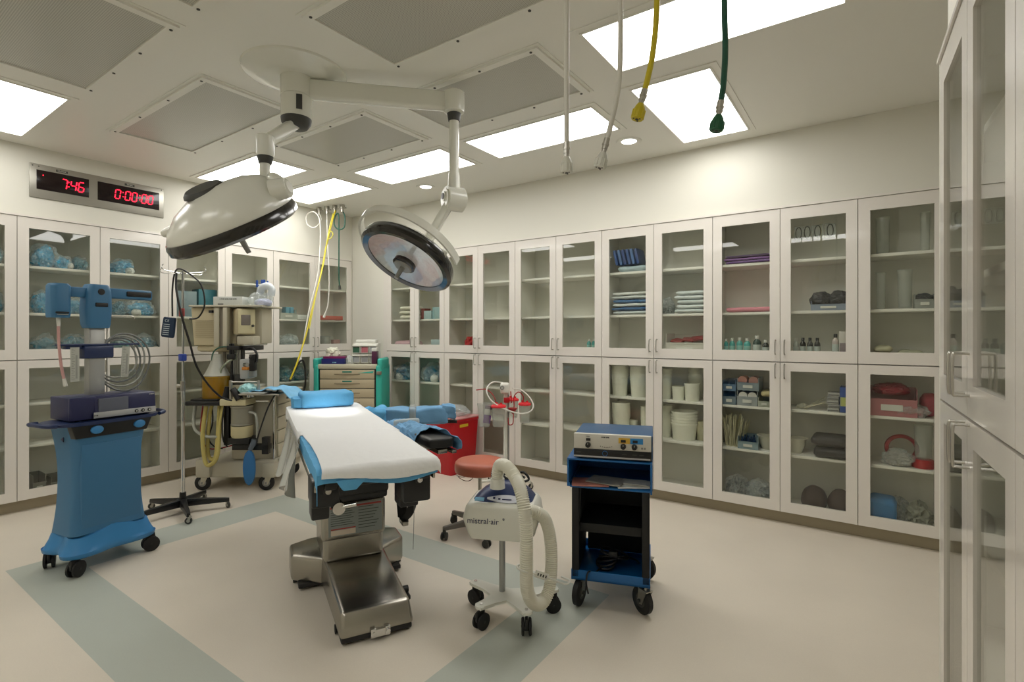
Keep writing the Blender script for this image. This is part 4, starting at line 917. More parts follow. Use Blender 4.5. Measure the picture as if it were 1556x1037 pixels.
# ================================================================ RED WASTE BIN
N_ = thing('waste_bin', 'tall red sharps waste bin with yellow label, standing behind the coral stool', 'waste bin', (2.06, -.275, 0), R_(-2))
b = B(); loft(b, [(0, -.165, .165, -.19, .19, .02), (.01, -.17, .17, -.195, .195, .03), (.30, -.195, .19, -.205, .205, .03), (.555, -.21, .205, -.215, .215, .03), (.56, -.22, .215, -.225, .215, .03), (.585, -.22, .215, -.225, .215, .03)]); b.obj('bin_body', RED, N_)
b = B(); b.box(.2055, .2085, -.10, .03, .50, .53); b.obj('yellow_label', mat('label_yellow', 'D8B52A', .5), N_)
b = B(); b.box(-.225, .22, -.23, .216, .585, .60, .006); b.obj('lid', mat('pink_lid', 'C58A88', .35), N_)
for k in range(9): B().cyl((-.18+.045*k, -.21, .60), (-.18+.045*k, -.21, .606), .009, n=10).obj('lid_stud', RED, N_)
b = B(); b.blob((.0, .03, .60), (.36, .30, .14), 3, .3); b.obj('liner_film', FILM, N_)

# ================================================================ SUCTION STAND
K_ = thing('suction_stand', 'white suction stand with red-lidded canisters and looped white tube, by the long wall', 'suction stand', (2.90, -.44, 0), R_(35))
b = B(); b.cyl((0, 0, .07), (0, 0, .98), .020, n=24); b.obj('pole', WHITE, K_)
b = B(); b.cyl((.03, 0, .10), (.03, 0, .90), .008, n=12); b.obj('grey_rail', GREY, K_)
for a, L in ((-20, .26), (200, .26), (75, .24), (130, .24)):
    b = B(); b.M = Matrix.Rotation(R_(a), 4, 'Z'); b.prism([(.0, -.02), (L, -.015), (L, .015), (.0, .02)], .06, .085, .006); b.obj('leg', WHITE, K_); caster(K_, L*math.cos(R_(a)), L*math.sin(R_(a)), .026, .018, R_(a+50), fh=.062, body=NICKEL)
def kl(u, v, y=0): return Vector(((u-768)/154.7, y, 1.5-(v-507)/154.7))
b = B(); p = kl(767, 590); b.box(p.x-.045, p.x+.045, -.06, .03, p.z-.05, p.z+.055, .02, 3); g = b.obj('regulator', WPLAST, K_)
b = B(); b.M = at(p.x-.025, -.062, p.z+.01); b.lathe([(.014, 0), (.02, 0), (.02, .006), (.014, .006), (.014, 0)], 24); b.obj('gauge', GREY, g)
b = B(); q = kl(770, 606); b.box(q.x-.03, q.x+.03, -.04, .02, q.z-.035, q.z+.015, .006); b.obj('red_bracket', RED, K_)
for u, v0, v1, r in ((758, 614, 644, .068), (779, 609, 637, .058), (797, 613, 641, .058)):
    x = (u-768)/154.7; y = {758: -.13, 779: .10, 797: -.03}[u]; z1 = kl(u, v0).z; z0 = kl(u, v1).z
    b = B(); b.lathe([(0, z0), (r*.78, z0), (r*.82, z0+.01), (r*.95, z1-.01), (r*.95, z1), (r*.92, z1), (r*.79, z0+.012), (0, z0+.01)], 28, (x, y, 0)); cn = b.obj('canister', CLEAR, K_)
    b = B(); b.lathe([(0, z1+.018), (r*.5, z1+.016), (r*.9, z1+.01), (r*1.08, z1), (r*1.08, z1-.012), (0, z1-.012)], 28, (x, y, 0)); b.cyl((x-.02, y, z1+.01), (x-.02, y, z1+.035), .012, n=12); b.cyl((x+.025, y, z1+.01), (x+.025, y, z1+.03), .009, n=12); b.obj('red_lid', mat('lid_red', 'D8232E', .4), cn)
x = (737-768)/154.7; b = B(); b.lathe([(0, kl(0, 645).z), (.05, kl(0, 645).z), (.07, kl(0, 611).z), (.068, kl(0, 611).z), (.048, kl(0, 643).z), (0, kl(0, 643).z)], 28, (x, -.10, 0)); cup = b.obj('clear_cup', CLEAR, K_)
bt = thing('wipe_packet', 'purple and white packet in the clear cup of the suction stand', 'packet', K_.location, R_(35)); b = B(); zz = kl(0, 640).z; b.M = Matrix.Translation((x+.02, -.11, zz)) @ Matrix.Rotation(R_(8), 4, 'Y'); b.box(-.035, .035, -.012, .012, 0, .08, .004); b.obj('purple_part', mat('purple', '6A2C86', .4), bt)
b = B(); b.M = Matrix.Translation((x+.02, -.11, zz)) @ Matrix.Rotation(R_(8), 4, 'Y'); b.box(-.036, .036, -.013, .013, .08, .135, .004); b.obj('white_part', WPLAST, bt); b = B(); b.M = Matrix.Translation((x+.02, -.11, zz)) @ Matrix.Rotation(R_(8), 4, 'Y'); b.box(-.035, .035, -.012, .012, .135, .17, .004); b.obj('grey_part', mat('mauve', '6A5566', .4), bt)
b = B(); b.tube([kl(764, 582), kl(750, 580, -.05), kl(742, 586, -.1), kl(741, 596, -.14), kl(750, 608, -.16), kl(768, 618, -.18), kl(790, 625, -.15), kl(805, 623, -.1), kl(810, 615, -.06), kl(804, 603, -.02), kl(792, 593, .0), kl(778, 590, 0)], .0075, 12); b.obj('white_tube', HWHITE, K_)
b = B(); b.tube([kl(724, 592, -.05), kl(738, 591, -.05), kl(748, 597, -.08), kl(753, 606, -.1), kl(753, 612, -.1)], .005, 8); b.obj('red_tube', mat('tube_red', 'A32024', .4), K_)
b = B(); b.tube([kl(794, 611, -.05), kl(795, 602, -.05), kl(788, 595, -.05), kl(781, 602, -.05), kl(781, 616, -.06), kl(780, 630, -.06), kl(779, 642, -.07), kl(773, 643, -.07), kl(772, 633, -.07)], .005, 8); b.tube([kl(776, 594, -.05), kl(777, 612, -.05)], .005, 8); b.obj('red_tube', mat('tube_red', 'A32024', .4), K_)
b = B(); q = kl(779, 622, -.08); b.lathe([(.001, -.04), (.045, .02), (.045, .025), (0, .025)], 16, q); b.obj('red_funnel', mat('tube_red', 'A32024', .4), K_)
# ================================================================ ANAESTHESIA MACHINE
AN = thing('anaesthesia_machine', 'beige anaesthesia machine with side drawers and breathing hoses by the left wall', 'anaesthesia machine', (.839, -2.022, 0), R_(35))
def A(u, v, y=0): return Vector(((u-356)*(1+y/4.75)/166.1+(-.0 if not y else (356-778)*y/789), y, 1.5-(v-507)*(1+y/4.75)/166.1))
b = B(); b.prism([(-.36, .0), (.39, .0), (.39, .62), (-.36, .62)], .115, .29, .02, top=[(-.36, .02, .25), (.39, .02, .29), (.39, .60, .29), (-.36, .60, .25)]); b.box(-.36, -.22, -.03, .1, .12, .30, .02); b.box(.27, .40, -.03, .1, .12, .26, .02); b.obj('base', mat('pale_beige', 'B9B4A2', .45), AN)
for x, y in ((-.30, .0), (.31, .0), (-.30, .58), (.31, .58)): caster(AN, x, y, .072, .03, R_(5), wheel=RUBBER, hub=GREY, body=BEIGE2, fh=.15)
b = B(); b.box(-.06, .365, .06, .62, .28, .91, .01); b.obj('lower_cabinet', BEIGE2, AN)
for k, (z0, z1) in enumerate(((.30, .42), (.43, .55), (.56, .68), (.69, .80), (.81, .895))):
    d = B().box(.366, .385, .09, .60, z0, z1, .006).obj('drawer', BEIGE2, AN)
    b = B(); b.box(.385, .395, .26, .43, (z0+z1)/2-.012, (z0+z1)/2+.012, .004); b.obj('drawer_pull', DKGREY, d)
b = B(); b.prism([(.385, .06), (.45, .06), (.45, .63), (.385, .63)], .22, .29, .01); b.obj('drawer_bumper', mat('pale_beige', 'B9B4A2', .45), AN)
b = B(); b.box(.355, .372, .03, .06, .26, .93, .004); b.obj('corner_post', CHROME, AN)
b = B(); b.box(-.10, .40, .02, .64, .905, .925, .006); b.obj('work_surface', mat('pale_beige', 'B9B4A2', .45), AN)
# back column and overhead cabinet
b = B(); b.box(-.26, -.125, .18, .34, .90, 1.40, .01); b.obj('column', BEIGE2, AN); b = B(); b.box(-.205, -.18, .172, .182, .92, 1.36); b.obj('column_groove', mat('taupe', '7B7364', .5), AN)
b = B(); b.prism([(-.45, .10), (-.19, .10), (-.19, .45), (-.45, .45)], 1.38, 1.755, .012, top=[(-.48, .10), (-.19, .10), (-.19, .48), (-.48, .48)]); b.box(-.44, -.10, .12, .42, 1.32, 1.39, .03); b.obj('overhead_cabinet', BEIGE, AN)
b = B()
for k in range(9): b.box(-.43, -.25, .094, .101, 1.46+k*.020, 1.466+k*.020)
b.obj('vent_slots', mat('beige_dark', 'A89C7C', .5), AN)
b = B(); b.box(-.24, -.185, .07, .12, 1.37, 1.755, .008); b.obj('front_rail', BEIGE2, AN); b = B(); b.box(-.186, -.142, .085, .12, 1.36, 1.755); b.obj('rail_groove', mat('taupe', '7B7364', .5), AN); b = B(); b.box(-.143, -.098, .05, .12, 1.36, 1.755, .01); b.obj('rail_cover', BEIGE2, AN)
b = B(); b.box(-.10, .16, .22, .44, 1.40, 1.757, .01); b.obj('rear_housing', BEIGE2, AN)
MM = Matrix.Translation((.012, .035, 0)) @ Matrix.Rotation(R_(44), 4, 'Z')
b = B(); b.M = MM; b.box(.0, .165, .0, .17, 1.49, 1.742, .012, 3); mo = b.obj('gas_monitor', BEIGE, AN)
b = B(); b.M = MM; b.box(.005, .16, -.006, .002, 1.50, 1.735, .006); b.obj('monitor_face', mat('cream', 'D0C7A0', .4), mo)
b = B(); b.M = MM; b.box(.03, .115, -.011, -.005, 1.58, 1.68, .004); b.obj('monitor_screen', mat('screen_brown', '7C736A', .3), mo)
b = B(); b.M = MM; b.cyl((.135, -.006, 1.575), (.135, -.025, 1.575), .012, n=16); b.obj('monitor_knob', DKGREY, mo)
b = B(); b.box(-.02, .14, .08, .30, 1.39, 1.475, .01); b.obj('lower_bay', BEIGE2, AN)
b = B(); b.box(-.47, .24, .05, .50, 1.757, 1.775, .004); b.obj('top_shelf', mat('pale_beige', 'B9B4A2', .45), AN)
b = B(); b.box(-.285, -.25, .066, .10, 1.70, 1.725); b.obj('black_display', BLACK, AN); b = B(); b.box(-.09, .03, .03, .10, 1.34, 1.38, .004); b.obj('black_fitting', BLACK, AN); b = B(); b.box(.03, .14, .08, .3, 1.335, 1.38, .004); b.obj('bay_underside', BLACK, AN)
# absorber canister, flow tubes, vaporiser
b = B(); b.lathe([(0, .875), (.125, .875), (.128, .885), (.128, 1.085), (.12, 1.09), (0, 1.09)], 36, (-.20, .06, 0)); b.obj('amber_canister', AMBER, AN)
b = B(); b.lathe([(0, .88), (.08, .88), (.08, 1.06), (0, 1.06)], 24, (-.20, .06, 0)); b.obj('amber_bellows', mat('amber', 'B8962A', .4), AN)
b = B(); b.lathe([(.118, 1.092), (.10, 1.12), (.055, 1.22), (.045, 1.30), (0, 1.30)], 32, (-.20, .06, 0)); b.obj('grey_cone', mat('cone_grey', 'A8A89C', .4), AN)
b = B(); b.box(-.39, -.06, -.14, .14, .825, .865, .01); b.box(-.36, -.1, -.10, .12, .865, .88, .004); b.obj('black_shelf', BLACK, AN)
b = B(); b.box(-.065, .18, -.14, .06, .825, .885, .008); b.obj('absorber_table', mat('cream', 'D0C7A0', .4), AN)
b = B(); b.box(-.07, -.02, -.06, .03, .44, .825, .004); b.box(.02, .36, -.08, .0, .40, .45, .004); b.box(.30, .36, -.08, -.02, .36, .52, .004); b.obj('black_bracket', BLACK, AN)
b = B(); b.lathe([(0, .52), (.085, .52), (.095, .54), (.095, .63), (0, .63)], 32, (.10, -.05, 0)); b.obj('soda_lime', mat('soda', 'C9BF96', .6), AN)
b = B(); b.lathe([(0, .635), (.098, .635), (.098, .645), (.094, .65), (.094, .80), (.1, .805), (.1, .82), (0, .82)], 32, (.10, -.05, 0)); b.obj('clear_canister', mat('smoke', '8E8B7C', .25), AN)
b = B(); b.box(0, .2, -.12, .04, .46, .52, .01); b.obj('canister_base', BLACK, AN)
for k in range(4): b = B(); x = -.055+.019*k; b.cyl((x, .10, 1.10), (x, .10, 1.34), .008, n=12); b.obj('flow_tube', mat('flow_tube', 'A7A79E', .2), AN)
b = B(); b.box(-.075, .025, .06, .16, 1.0, 1.10, .006); b.box(-.075, .02, .11, .16, 1.08, 1.35); b.obj('flow_block', DKGREY, AN)
b = B(); b.box(.03, .11, .04, .18, 1.06, 1.25, .01); b.obj('vaporiser', mat('light_grey', 'B9BBB8', .35), AN)
b = B(); b.cyl((.15, .0, 1.20), (.19, -.03, 1.20), .02, n=16); b.mi = 1; b.box(.14, .20, -.04, .04, 1.15, 1.18, .006); b.mi = 2; b.box(.20, .25, -.02, .04, 1.14, 1.30, .006); b.cyl((.22, -.03, 1.27), (.25, -.05, 1.27), .018, n=12); b.mi = 3; b.box(.19, .24, .0, .06, 1.08, 1.16, .006); [setattr(v.co, 'x', v.co.x-.05) for v in b.bm.verts]; b.obj('valve_block', [CHROME, mat('orange', 'C07A2C', .4), BLACK, GREY], AN)
b = B(); b.cyl((.02, -.10, 1.045), (.28, -.10, 1.045), .009, n=14); b.cyl((.02, -.10, .88), (.02, -.10, 1.06), .015, n=16); b.cyl((.28, -.10, .93), (.28, -.10, 1.06), .013, n=16); b.obj('t_bar', NICKEL, AN)
b = B(); b.cyl((-.03, -.10, .885), (-.015, -.10, 1.0), .03, .018, n=16); b.cyl((.12, -.13, .885), (.05, -.12, .98), .035, .028, n=16); b.cyl((-.065, .05, 1.28), (-.065, .05, 1.4), .012, n=10); b.cyl((-.04, .05, 1.28), (-.04, .05, 1.40), .012, n=10); b.box(-.09, -.02, .03, .07, 1.25, 1.30, .004); b.cyl((-.05, .05, 1.25), (-.05, .03, .9), .010, n=10); b.obj('black_valve', BLACK, AN)
b = B(); b.cyl((.19, -.08, .90), (.19, -.08, .93), .04, n=24); b.cyl((.24, -.06, .86), (.36, -.06, .86), .012, n=12); b.cyl((.1, -.1, .885), (.1, -.1, .90), .035, n=24); b.obj('steel_valve', CHROME, AN)
for nm, pts, r, mt, ribs in (
    ('breathing_hose', [(-.07, -.06, .82), (-.09, -.09, .60), (-.10, -.11, .36), (-.16, -.11, .27), (-.22, -.10, .30), (-.25, -.09, .55), (-.24, -.05, .81)], .020, mat('cream_hose', 'CDBE72', .5), .008),
    ('breathing_hose', [(-.12, -.04, .82), (-.13, -.05, .55), (-.145, -.06, .34), (-.19, -.06, .31), (-.225, -.05, .4), (-.22, -.03, .7), (-.2, -.02, .82)], .018, mat('cream_hose', 'CDBE72', .5), .008),
    ('yellow_hose', [(-.13, -.01, .82), (-.14, -.02, .5), (-.15, -.02, .42)], .018, YEL, 0),
    ('clear_hose', [(-.37, .0, .82), (-.37, -.03, .68), (-.33, -.06, .58), (-.22, -.07, .525), (-.10, -.05, .52)], .015, mat('clear_hose', 'A9ABA0', .3), 0),
    ('red_hose', [(-.30, .0, .82), (-.31, -.02, .55), (-.25, -.03, .42), (-.15, -.02, .40), (.0, .03, .43)], .006, mat('tube_red', 'A32024', .4), 0),
    ('black_hose', [(-.2, -.02, .8), (-.19, -.03, .65), (-.22, -.04, .5), (-.17, -.03, .42), (-.1, -.02, .4)], .006, BLACK, 0),
    ('green_hose', [(-.03, .05, 1.36), (-.14, .03, 1.37), (-.21, .02, 1.32), (-.22, .02, 1.22), (-.17, .04, 1.13), (-.09, .08, .95)], .0065, GRN, 0),
    ('black_hose', [(.10, .06, 1.36), (.17, .03, 1.35), (.21, .02, 1.29), (.21, .0, 1.22)], .011, BLACK, 0),
    ('grey_hose', [(-.02, .1, 1.3), (-.1, .06, 1.22), (-.14, .04, 1.15), (-.12, .05, 1.05), (-.05, .08, .95)], .010, mat('hose_sage', '8F9680', .4), 0),
    ('grey_hose', [(-.03, .1, 1.26), (-.07, .0, 1.22), (-.13, .0, 1.13), (-.09, .02, 1.0)], .010, mat('hose_sage', '8F9680', .4), 0),
    ('clear_hose', [(.17, -.08, .76), (.25, -.1, .74), (.27, -.1, .62), (.27, -.1, .52)], .012, mat('clear_hose', 'A9ABA0', .3), 0),
    ('black_hose', [(.42, .0, .96), (.36, -.08, .80), (.29, -.12, .55), (.26, -.1, .45)], .007, BLACK, 0),
    ('black_hose', [(-.055, -.07, .82), (-.06, -.10, .66), (-.05, -.10, .50), (-.02, -.08, .43)], .007, BLACK, 0)):
    b = B(); b.tube(pts, r, 12, 8, ribs=ribs); b.obj(nm, mt, AN, ang=80)
b = B(); b.M = Matrix.Translation((.205, -.12, .245)) @ Matrix.Rotation(R_(90), 4, 'X')
out = [(.055*math.cos(a)*(1), .165*math.sin(a)) for a in [2*math.pi*i/32 for i in range(32)]]
b.prism(out, -.012, .012, .006)
o = b.obj('blue_breathing_bag', mat('bag_blue', '2F6FA8', .35), AN); o.location = (0, 0, .0)
b = B(); b.cyl((.21, -.12, .41), (.25, -.1, .50), .02, .03, n=16); b.obj('bag_mount', mat('bag_mount', '5A6470', .4), AN)
# tray with blue pads
b = B(); b.box(.12, .50, -.16, .25, .925, .94, .004); b.cyl((.42, .0, .90), (.42, .0, .93), .02); b.obj('side_tray', NICKEL, AN)
def world(x, y, z): return AN.location + Matrix.Rotation(R_(35), 3, 'Z') @ Vector((x, y, z))
def pad(u, v):
    x = .22+.42*u; y = -.17+.34*v; z = .95+.035*math.sin(u*3.4)-max(0, u-.72)*.22+.012*noise.noise(Vector((u*5, v*5, 0)))+.006*math.sin(u*19+v*6)
    return (x, y, z)
b = B(); b.sheet(pad, 40, 20, .006); ob = b.obj('blue_absorbent_pad', mat('pad_blue', '78B4DA', .7, var=.25, vscale=14)); ob.location = AN.location; ob.rotation_euler = (0, 0, R_(35)); tag(ob, 'pale blue absorbent pad draped over the anaesthesia machine tray', 'pad')
b = B(); b.box(.17, .38, -.20, -.02, .944, .956, .003); ob = b.obj('instrument_tray', mat('light_grey', 'B9BBB8', .35)); ob.location = AN.location; ob.rotation_euler = (0, 0, R_(35)); tag(ob, 'small flat grey tray lying under the blue pad on the anaesthesia machine', 'tray')
b = B(); b.blob((.18, -.10, .942), (.16, .14, .10), 9, .35); ob = b.obj('crumpled_wrapper', mat('wrap_teal', '8FC0C0', .3, var=.4, vscale=30)); ob.location = AN.location; ob.rotation_euler = (0, 0, R_(35)); tag(ob, 'crumpled shiny wrapper beside the blue pad on the anaesthesia machine', 'wrapper')
# on the top shelf
X = thing('supply_box', 'low white printed box on top of the anaesthesia machine', 'box', world(-.14, .10, 1.775), R_(35)); b = B(); b.box(-.12, .165, 0, .22, 0, .085, .003); b.obj('carton', mat('carton_white', 'C8CBC6', .5), X)
smudge('print', .024, 13, GREY, X, at(.03, -.001, .062)); b = B(); b.box(-.075, -.02, -.0015, 0, .008, .017); b.obj('barcode', BLACK, X)
X = thing('wrapped_mask_set', 'bagged white and blue mask set with blue prongs, on top of the anaesthesia machine', 'mask set', world(.18, .20, 1.775), R_(35))
b = B(); b.blob((-.02, 0, 0), (.24, .20, .16), 4, .3); b.obj('clear_bag', FILM, X); b = B(); b.blob((.02, -.04, 0), (.17, .12, .085), 6, .2); b.obj('folded_liner', mat('liner_lilac', 'C3C8DE', .5), X)
b = B(); b.tube([(-.03, 0, .13), (.0, -.02, .18), (.06, -.03, .195), (.10, -.03, .16), (.09, -.03, .10)], .035, 16, 6); b.obj('white_cup', mat('off_white', 'D5DCE0', .35), X)
b = B(); b.box(-.07, .05, -.01, .01, .185, .21, .005); b.box(-.068, -.052, -.01, .01, .20, .255, .004); b.box(-.02, .02, -.01, .01, .20, .26, .004); b.box(.04, .052, -.01, .01, .20, .25, .004); b.obj('blue_prongs', mat('bright_blue2', '1C4FA6', .35), X)

# ================================================================ TEAL CART in the corner
gp = D(528, 600, 6.05); GC = thing('supply_cart', 'teal and beige drawer cart standing in the room corner', 'cart', (gp.x, gp.y, 0), R_(35))
b = B(); b.box(-.33, .33, .0, .42, .13, 1.10, .01); b.obj('carcass', DKGREY, GC)
b = B(); b.box(-.345, .345, -.015, .43, 1.085, 1.14, .012); b.obj('worktop', BEIGE2, GC)
for s in (-1, 1): b = B(); b.prism([(s*.335, -.03), (s*.40, .0), (s*.40, .40), (s*.335, .42)][::s], .12, 1.13, .02); b.box(min(s*.345, s*.405), max(s*.345, s*.405), -.01, .35, 1.08, 1.21, .025, 3); b.obj('side_bumper', TEAL, GC)
hs = [.11]*5+[.16, .2]; z = 1.075
for k, h in enumerate(hs):
    d = B().box(-.315, .315, -.016, .0, z-h+.008, z, .003).obj('drawer', mat('drawer_beige', 'B9AC90', .45), GC)
    b = B(); b.box(-.055, .055, -.019, -.0155, z-.03, z-.014); b.obj('label_holder', mat('teal_dark', '1E7C6A', .4), d)
    b = B(); b.prism([(-.15, -.0165), (0, -.028), (.15, -.0165)], z-.055, z-.045, 0); b.obj('drawer_lip', mat('drawer_lip_beige', '8A7F68', .5), d)  # lip in a darker beige than the drawer front
    if k == 0: b = B(); b.prism([(.12, -.019), (.30, -.019), (.30, -.0155), (.12, -.0155)], z-.035, z-.03, 0, top=[(.18, -.019), (.31, -.019, z-.012), (.31, -.0155, z-.012), (.18, -.0155)]); b.obj('teal_flash', TEAL, d)
    z -= h
b = B(); b.box(.345, .40, -.04, .0, 1.02, 1.06, .006); b.obj('latch', mat('taupe', '7B7364', .5), GC)
for x, y in ((-.28, .06), (.28, .06), (-.28, .36), (.28, .36)): caster(GC, x, y, .05, .03, .3, fh=.13)
def gw(x, y, z=1.14): return GC.location + Matrix.Rotation(R_(35), 3, 'Z') @ Vector((x, y, z))
X = thing('glove_box', 'purple over dark blue glove box with white gloves sticking out, on the teal cart', 'box', gw(-.18, .03), R_(36)); b = B(); b.box(-.135, .135, 0, .13, 0, .065, .003); b.obj('carton', mat('box_navy', '1B2368', .4), X); b = B(); b.box(-.115, .135, .001, .13, .0655, .09, .003); b.obj('purple_lid', mat('magenta', '7A1A5A', .4), X)
b = B(); b.blob((-.02, .06, .08), (.16, .09, .13), 5, .6); b.obj('glove_tuft', mat('glove_white', 'DAD9C8', .6), X); smudge('print', .022, 4, mat('pale_blue', '7FB2D2', .3), X, at(.02, -.001, .02))
X = thing('crumpled_film', 'crumpled clear wrapping on the teal cart, right of the glove box', 'wrapping', gw(-.01, .10), R_(20)); b = B(); b.blob((.01, 0, 0), (.085, .11, .12), 14, .4); b.obj('film', FILM, X)
X = thing('drawer_organiser', 'white six-bin organiser with tilted clear drawers, on the teal cart', 'organiser', gw(.17, .10), R_(35))
b = B(); b.box(-.15, .15, .04, .17, 0, .245, .006); b.box(-.12, .12, .05, .17, .245, .285, .012); b.obj('rack', WPLAST, X)
for j in range(2):
    for i, c in enumerate((('9A9DA0', '8A8B8C', 'A8A9AA'), ('2E5B45', 'B0656C', 'A8A9AA'))[j]):
        b = B(); x = -.10+.10*i; z = .012+.115*j; b.box(x-.044, x+.044, .036, .045, z, z+.085); b.box(x-.044, x-.040, .0, .036, z, z+.078); b.box(x+.040, x+.044, .0, .036, z, z+.078); b.box(x-.044, x+.044, .0, .036, z, z+.004); d = b.obj('bin', WPLAST, X)
        b = B(); b.box(x-.038, x+.038, .004, .034, z+.006, z+.068); b.obj('bin_contents', mat('c'+c, c, .6), d); b = B(); b.box(x-.047, x+.047, -.008, .05, z+.078, z+.098, .006, 3); b.obj('bin_lip', WPLAST, d)
X = thing('vial_box', 'narrow dark maroon box at the right end of the teal cart top', 'box', gw(.30, .04), R_(35)); b = B(); b.box(-.03, .03, 0, .09, 0, .15, .003); b.obj('carton', mat('maroon', '4A1638', .4), X); b = B(); b.box(-.03, .03, 0, .09, .15, .19, .003); b.obj('pale_lid', WPLAST, X)

# ================================================================ REAR GAS HOSES
R0 = [D(485, 318, 6.55), D(497, 316, 6.5), D(509, 314, 6.45), D(520, 312, 6.4)]
def rhose(label, i, pts, mt, r=.008, tip=True):
    t = thing('gas_hose', label, 'hose', (R0[i].x, R0[i].y, CH), 0, 'hoses hanging near the corner'); o = t.location.copy()
    b = B(); b.cyl((0, 0, 0), (0, 0, -.05), .03, n=20); b.cyl((0, 0, -.05), (0, 0, -.09), .018, n=16); b.cyl((0, 0, -.045), (.05, .02, -.045), .01, n=10); b.obj('ceiling_outlet', NICKEL, t)
    P = [Vector((0, 0, -.07))]+[p-o for p in pts]; b = B(); b.tube(P, r, 10, 8); b.obj('tube', mt, t)
    if tip: d = (P[-1]-P[-2]).normalized(); b = B(); b.cyl(P[-1], P[-1]+d*.05, .013, .016, n=14); b.obj('connector', WPLAST if mt is HWHITE else DKGREY, t)
    return t
rhose('white hose with a round loop at its top, near the room corner', 0, [D(488, 335, 6.5), D(478, 346, 6.45), D(467, 341, 6.45), D(466, 328, 6.45), D(476, 322, 6.4), D(485, 332, 6.4), D(487, 360, 6.4), D(484, 410, 6.3), D(478, 440, 6.2), D(470, 470, 6.1), D(463, 510, 6.0), D(457, 545, 5.9)], HWHITE)
rhose('white hose ending in front of the red folder, near the corner', 1, [D(497, 340, 6.45), D(498, 370, 6.45), D(500, 410, 6.4), D(500, 440, 6.4), D(498, 465, 6.4), D(494, 477, 6.4)], HWHITE)
rhose('bright yellow hose slanting from the corner ceiling down to the anaesthesia machine', 2, [D(509, 322, 6.4), D(504, 340, 6.35), D(499, 362, 6.3), D(495, 378, 6.3), D(488, 415, 6.2), D(478, 455, 6.0), D(466, 505, 5.8), D(452, 550, 5.6), D(441, 577, 5.5)], YEL, .009, False)
t = rhose('dark green looped hose hanging closest to the room corner', 3, [D(524, 330, 6.4), D(523, 345, 6.4), D(515, 349, 6.4), D(508, 342, 6.4), D(509, 330, 6.4), D(514, 325, 6.4), D(515, 345, 6.4), D(515, 380, 6.4), D(515, 420, 6.4), D(516, 434, 6.4)], GRN)
rope('yellow_cord', 'thin yellow cord tied in a loop on the slanting yellow hose', [D(506, 325, 6.38), D(500, 350, 6.3), D(498, 362, 6.26), D(503, 362, 6.26), D(506, 356, 6.26), D(502, 352, 6.26), D(497, 366, 6.25), D(492, 400, 6.2), D(480, 450, 6.0), D(470, 500, 5.8)], .006, mat('yellow_cord', 'C9C040', .5), 'cord')
rope('grey_cable', 'black cable drooping behind the anaesthesia machine beside the yellow hose', [D(440, 580, 5.5), D(452, 555, 5.6), D(460, 548, 5.65), D(464, 565, 5.7), D(463, 590, 5.75), D(455, 600, 5.7)], .01, BLACK)

# ================================================================ DIGITAL CLOCK
K2 = thing('digital_clock', 'steel wall panel with red digital clock and timer, above the left cabinets', 'clock', (0, -3.315, 2.66), R_(90))
b = B(); b.box(0, 1.012, -.012, -.0005, 0, .29, .003); b.obj('face_plate', mat('satin_steel', 'A3A096', .35, metal=.6), K2)
for x0, x1, z0, z1 in ((.045, .405, .075, .24), (.47, .97, .07, .24)): B().box(x0, x1, -.016, -.011, z0, z1, .001).obj('dark_window', mat('window_black', '140608', .15), K2)
SEG = {'0': 'abcdef', '7': 'abc', '4': 'bcfg', '6': 'acdefg'}
def digit(b, ch, x, z, h, w):
    y0, y1 = -.0175, -.0158; t = h*.09; sk = .12
    def bar(xa, za, xb, zb):
        vx = []
        hor = abs(za-zb) < 1e-6
        pts = [(xa, za-t/2), (xb, zb-t/2), (xb, zb+t/2), (xa, za+t/2)] if hor else [(xa-t/2, za), (xa+t/2, za), (xb+t/2, zb), (xb-t/2, zb)]
        pts = [(p+sk*(q-z), q) for p, q in pts]
        f = [b.bm.verts.new((p, y0, q)) for p, q in pts]; g = [b.bm.verts.new((p, y1, q)) for p, q in pts]
        b.bm.faces.new(f); b.bm.faces.new(g[::-1])
        for k in range(4): b.bm.faces.new((f[k], f[(k+1) % 4], g[(k+1) % 4], g[k]))
    g = t*.7
    S = {'a': (x+g, z+h, x+w-g, z+h), 'b': (x+w, z+h/2+g, x+w, z+h-g), 'c': (x+w, z+g, x+w, z+h/2-g), 'd': (x+g, z, x+w-g, z), 'e': (x, z+g, x, z+h/2-g), 'f': (x, z+h/2+g, x, z+h-g), 'g': (x+g, z+h/2, x+w-g, z+h/2)}
    for s in SEG[ch]: bar(*S[s])
for lst in ([('7', .205), ('4', .27), ('6', .325)], [('0', .60), ('0', .68), ('0', .735), ('0', .815), ('0', .87)]):
    for ch, x in lst: b = B(); digit(b, ch, x, .112, .085, .038); b.obj('digit', RUBY, K2)
b = B()
for x in (.256, .262): pass
for x in (.257, .662, .798):
    for z in (.135, .175): b.box(x, x+.008, -.0175, -.0158, z, z+.008)
b.box(.085, .092, -.0175, -.0158, .195, .202); b.obj('colon_dots', RUBY, K2)
for x, s_ in ((.215, 'CLOCK'), (.72, 'TIMER')): b = B(); b.box(x-.04, x+.04, -.0135, -.011, .252, .272); b.obj('name_plate', DKGREY, K2); text('lettering', s_, .018, WPLAST, K2, at(x, -.0138, .262))
for x in (.02, .06, .99): B().cyl((x, -.011, .275 if x > .9 else .27), (x, -.014, .275 if x > .9 else .27), .005, n=10).obj('screw', DKGREY, K2)
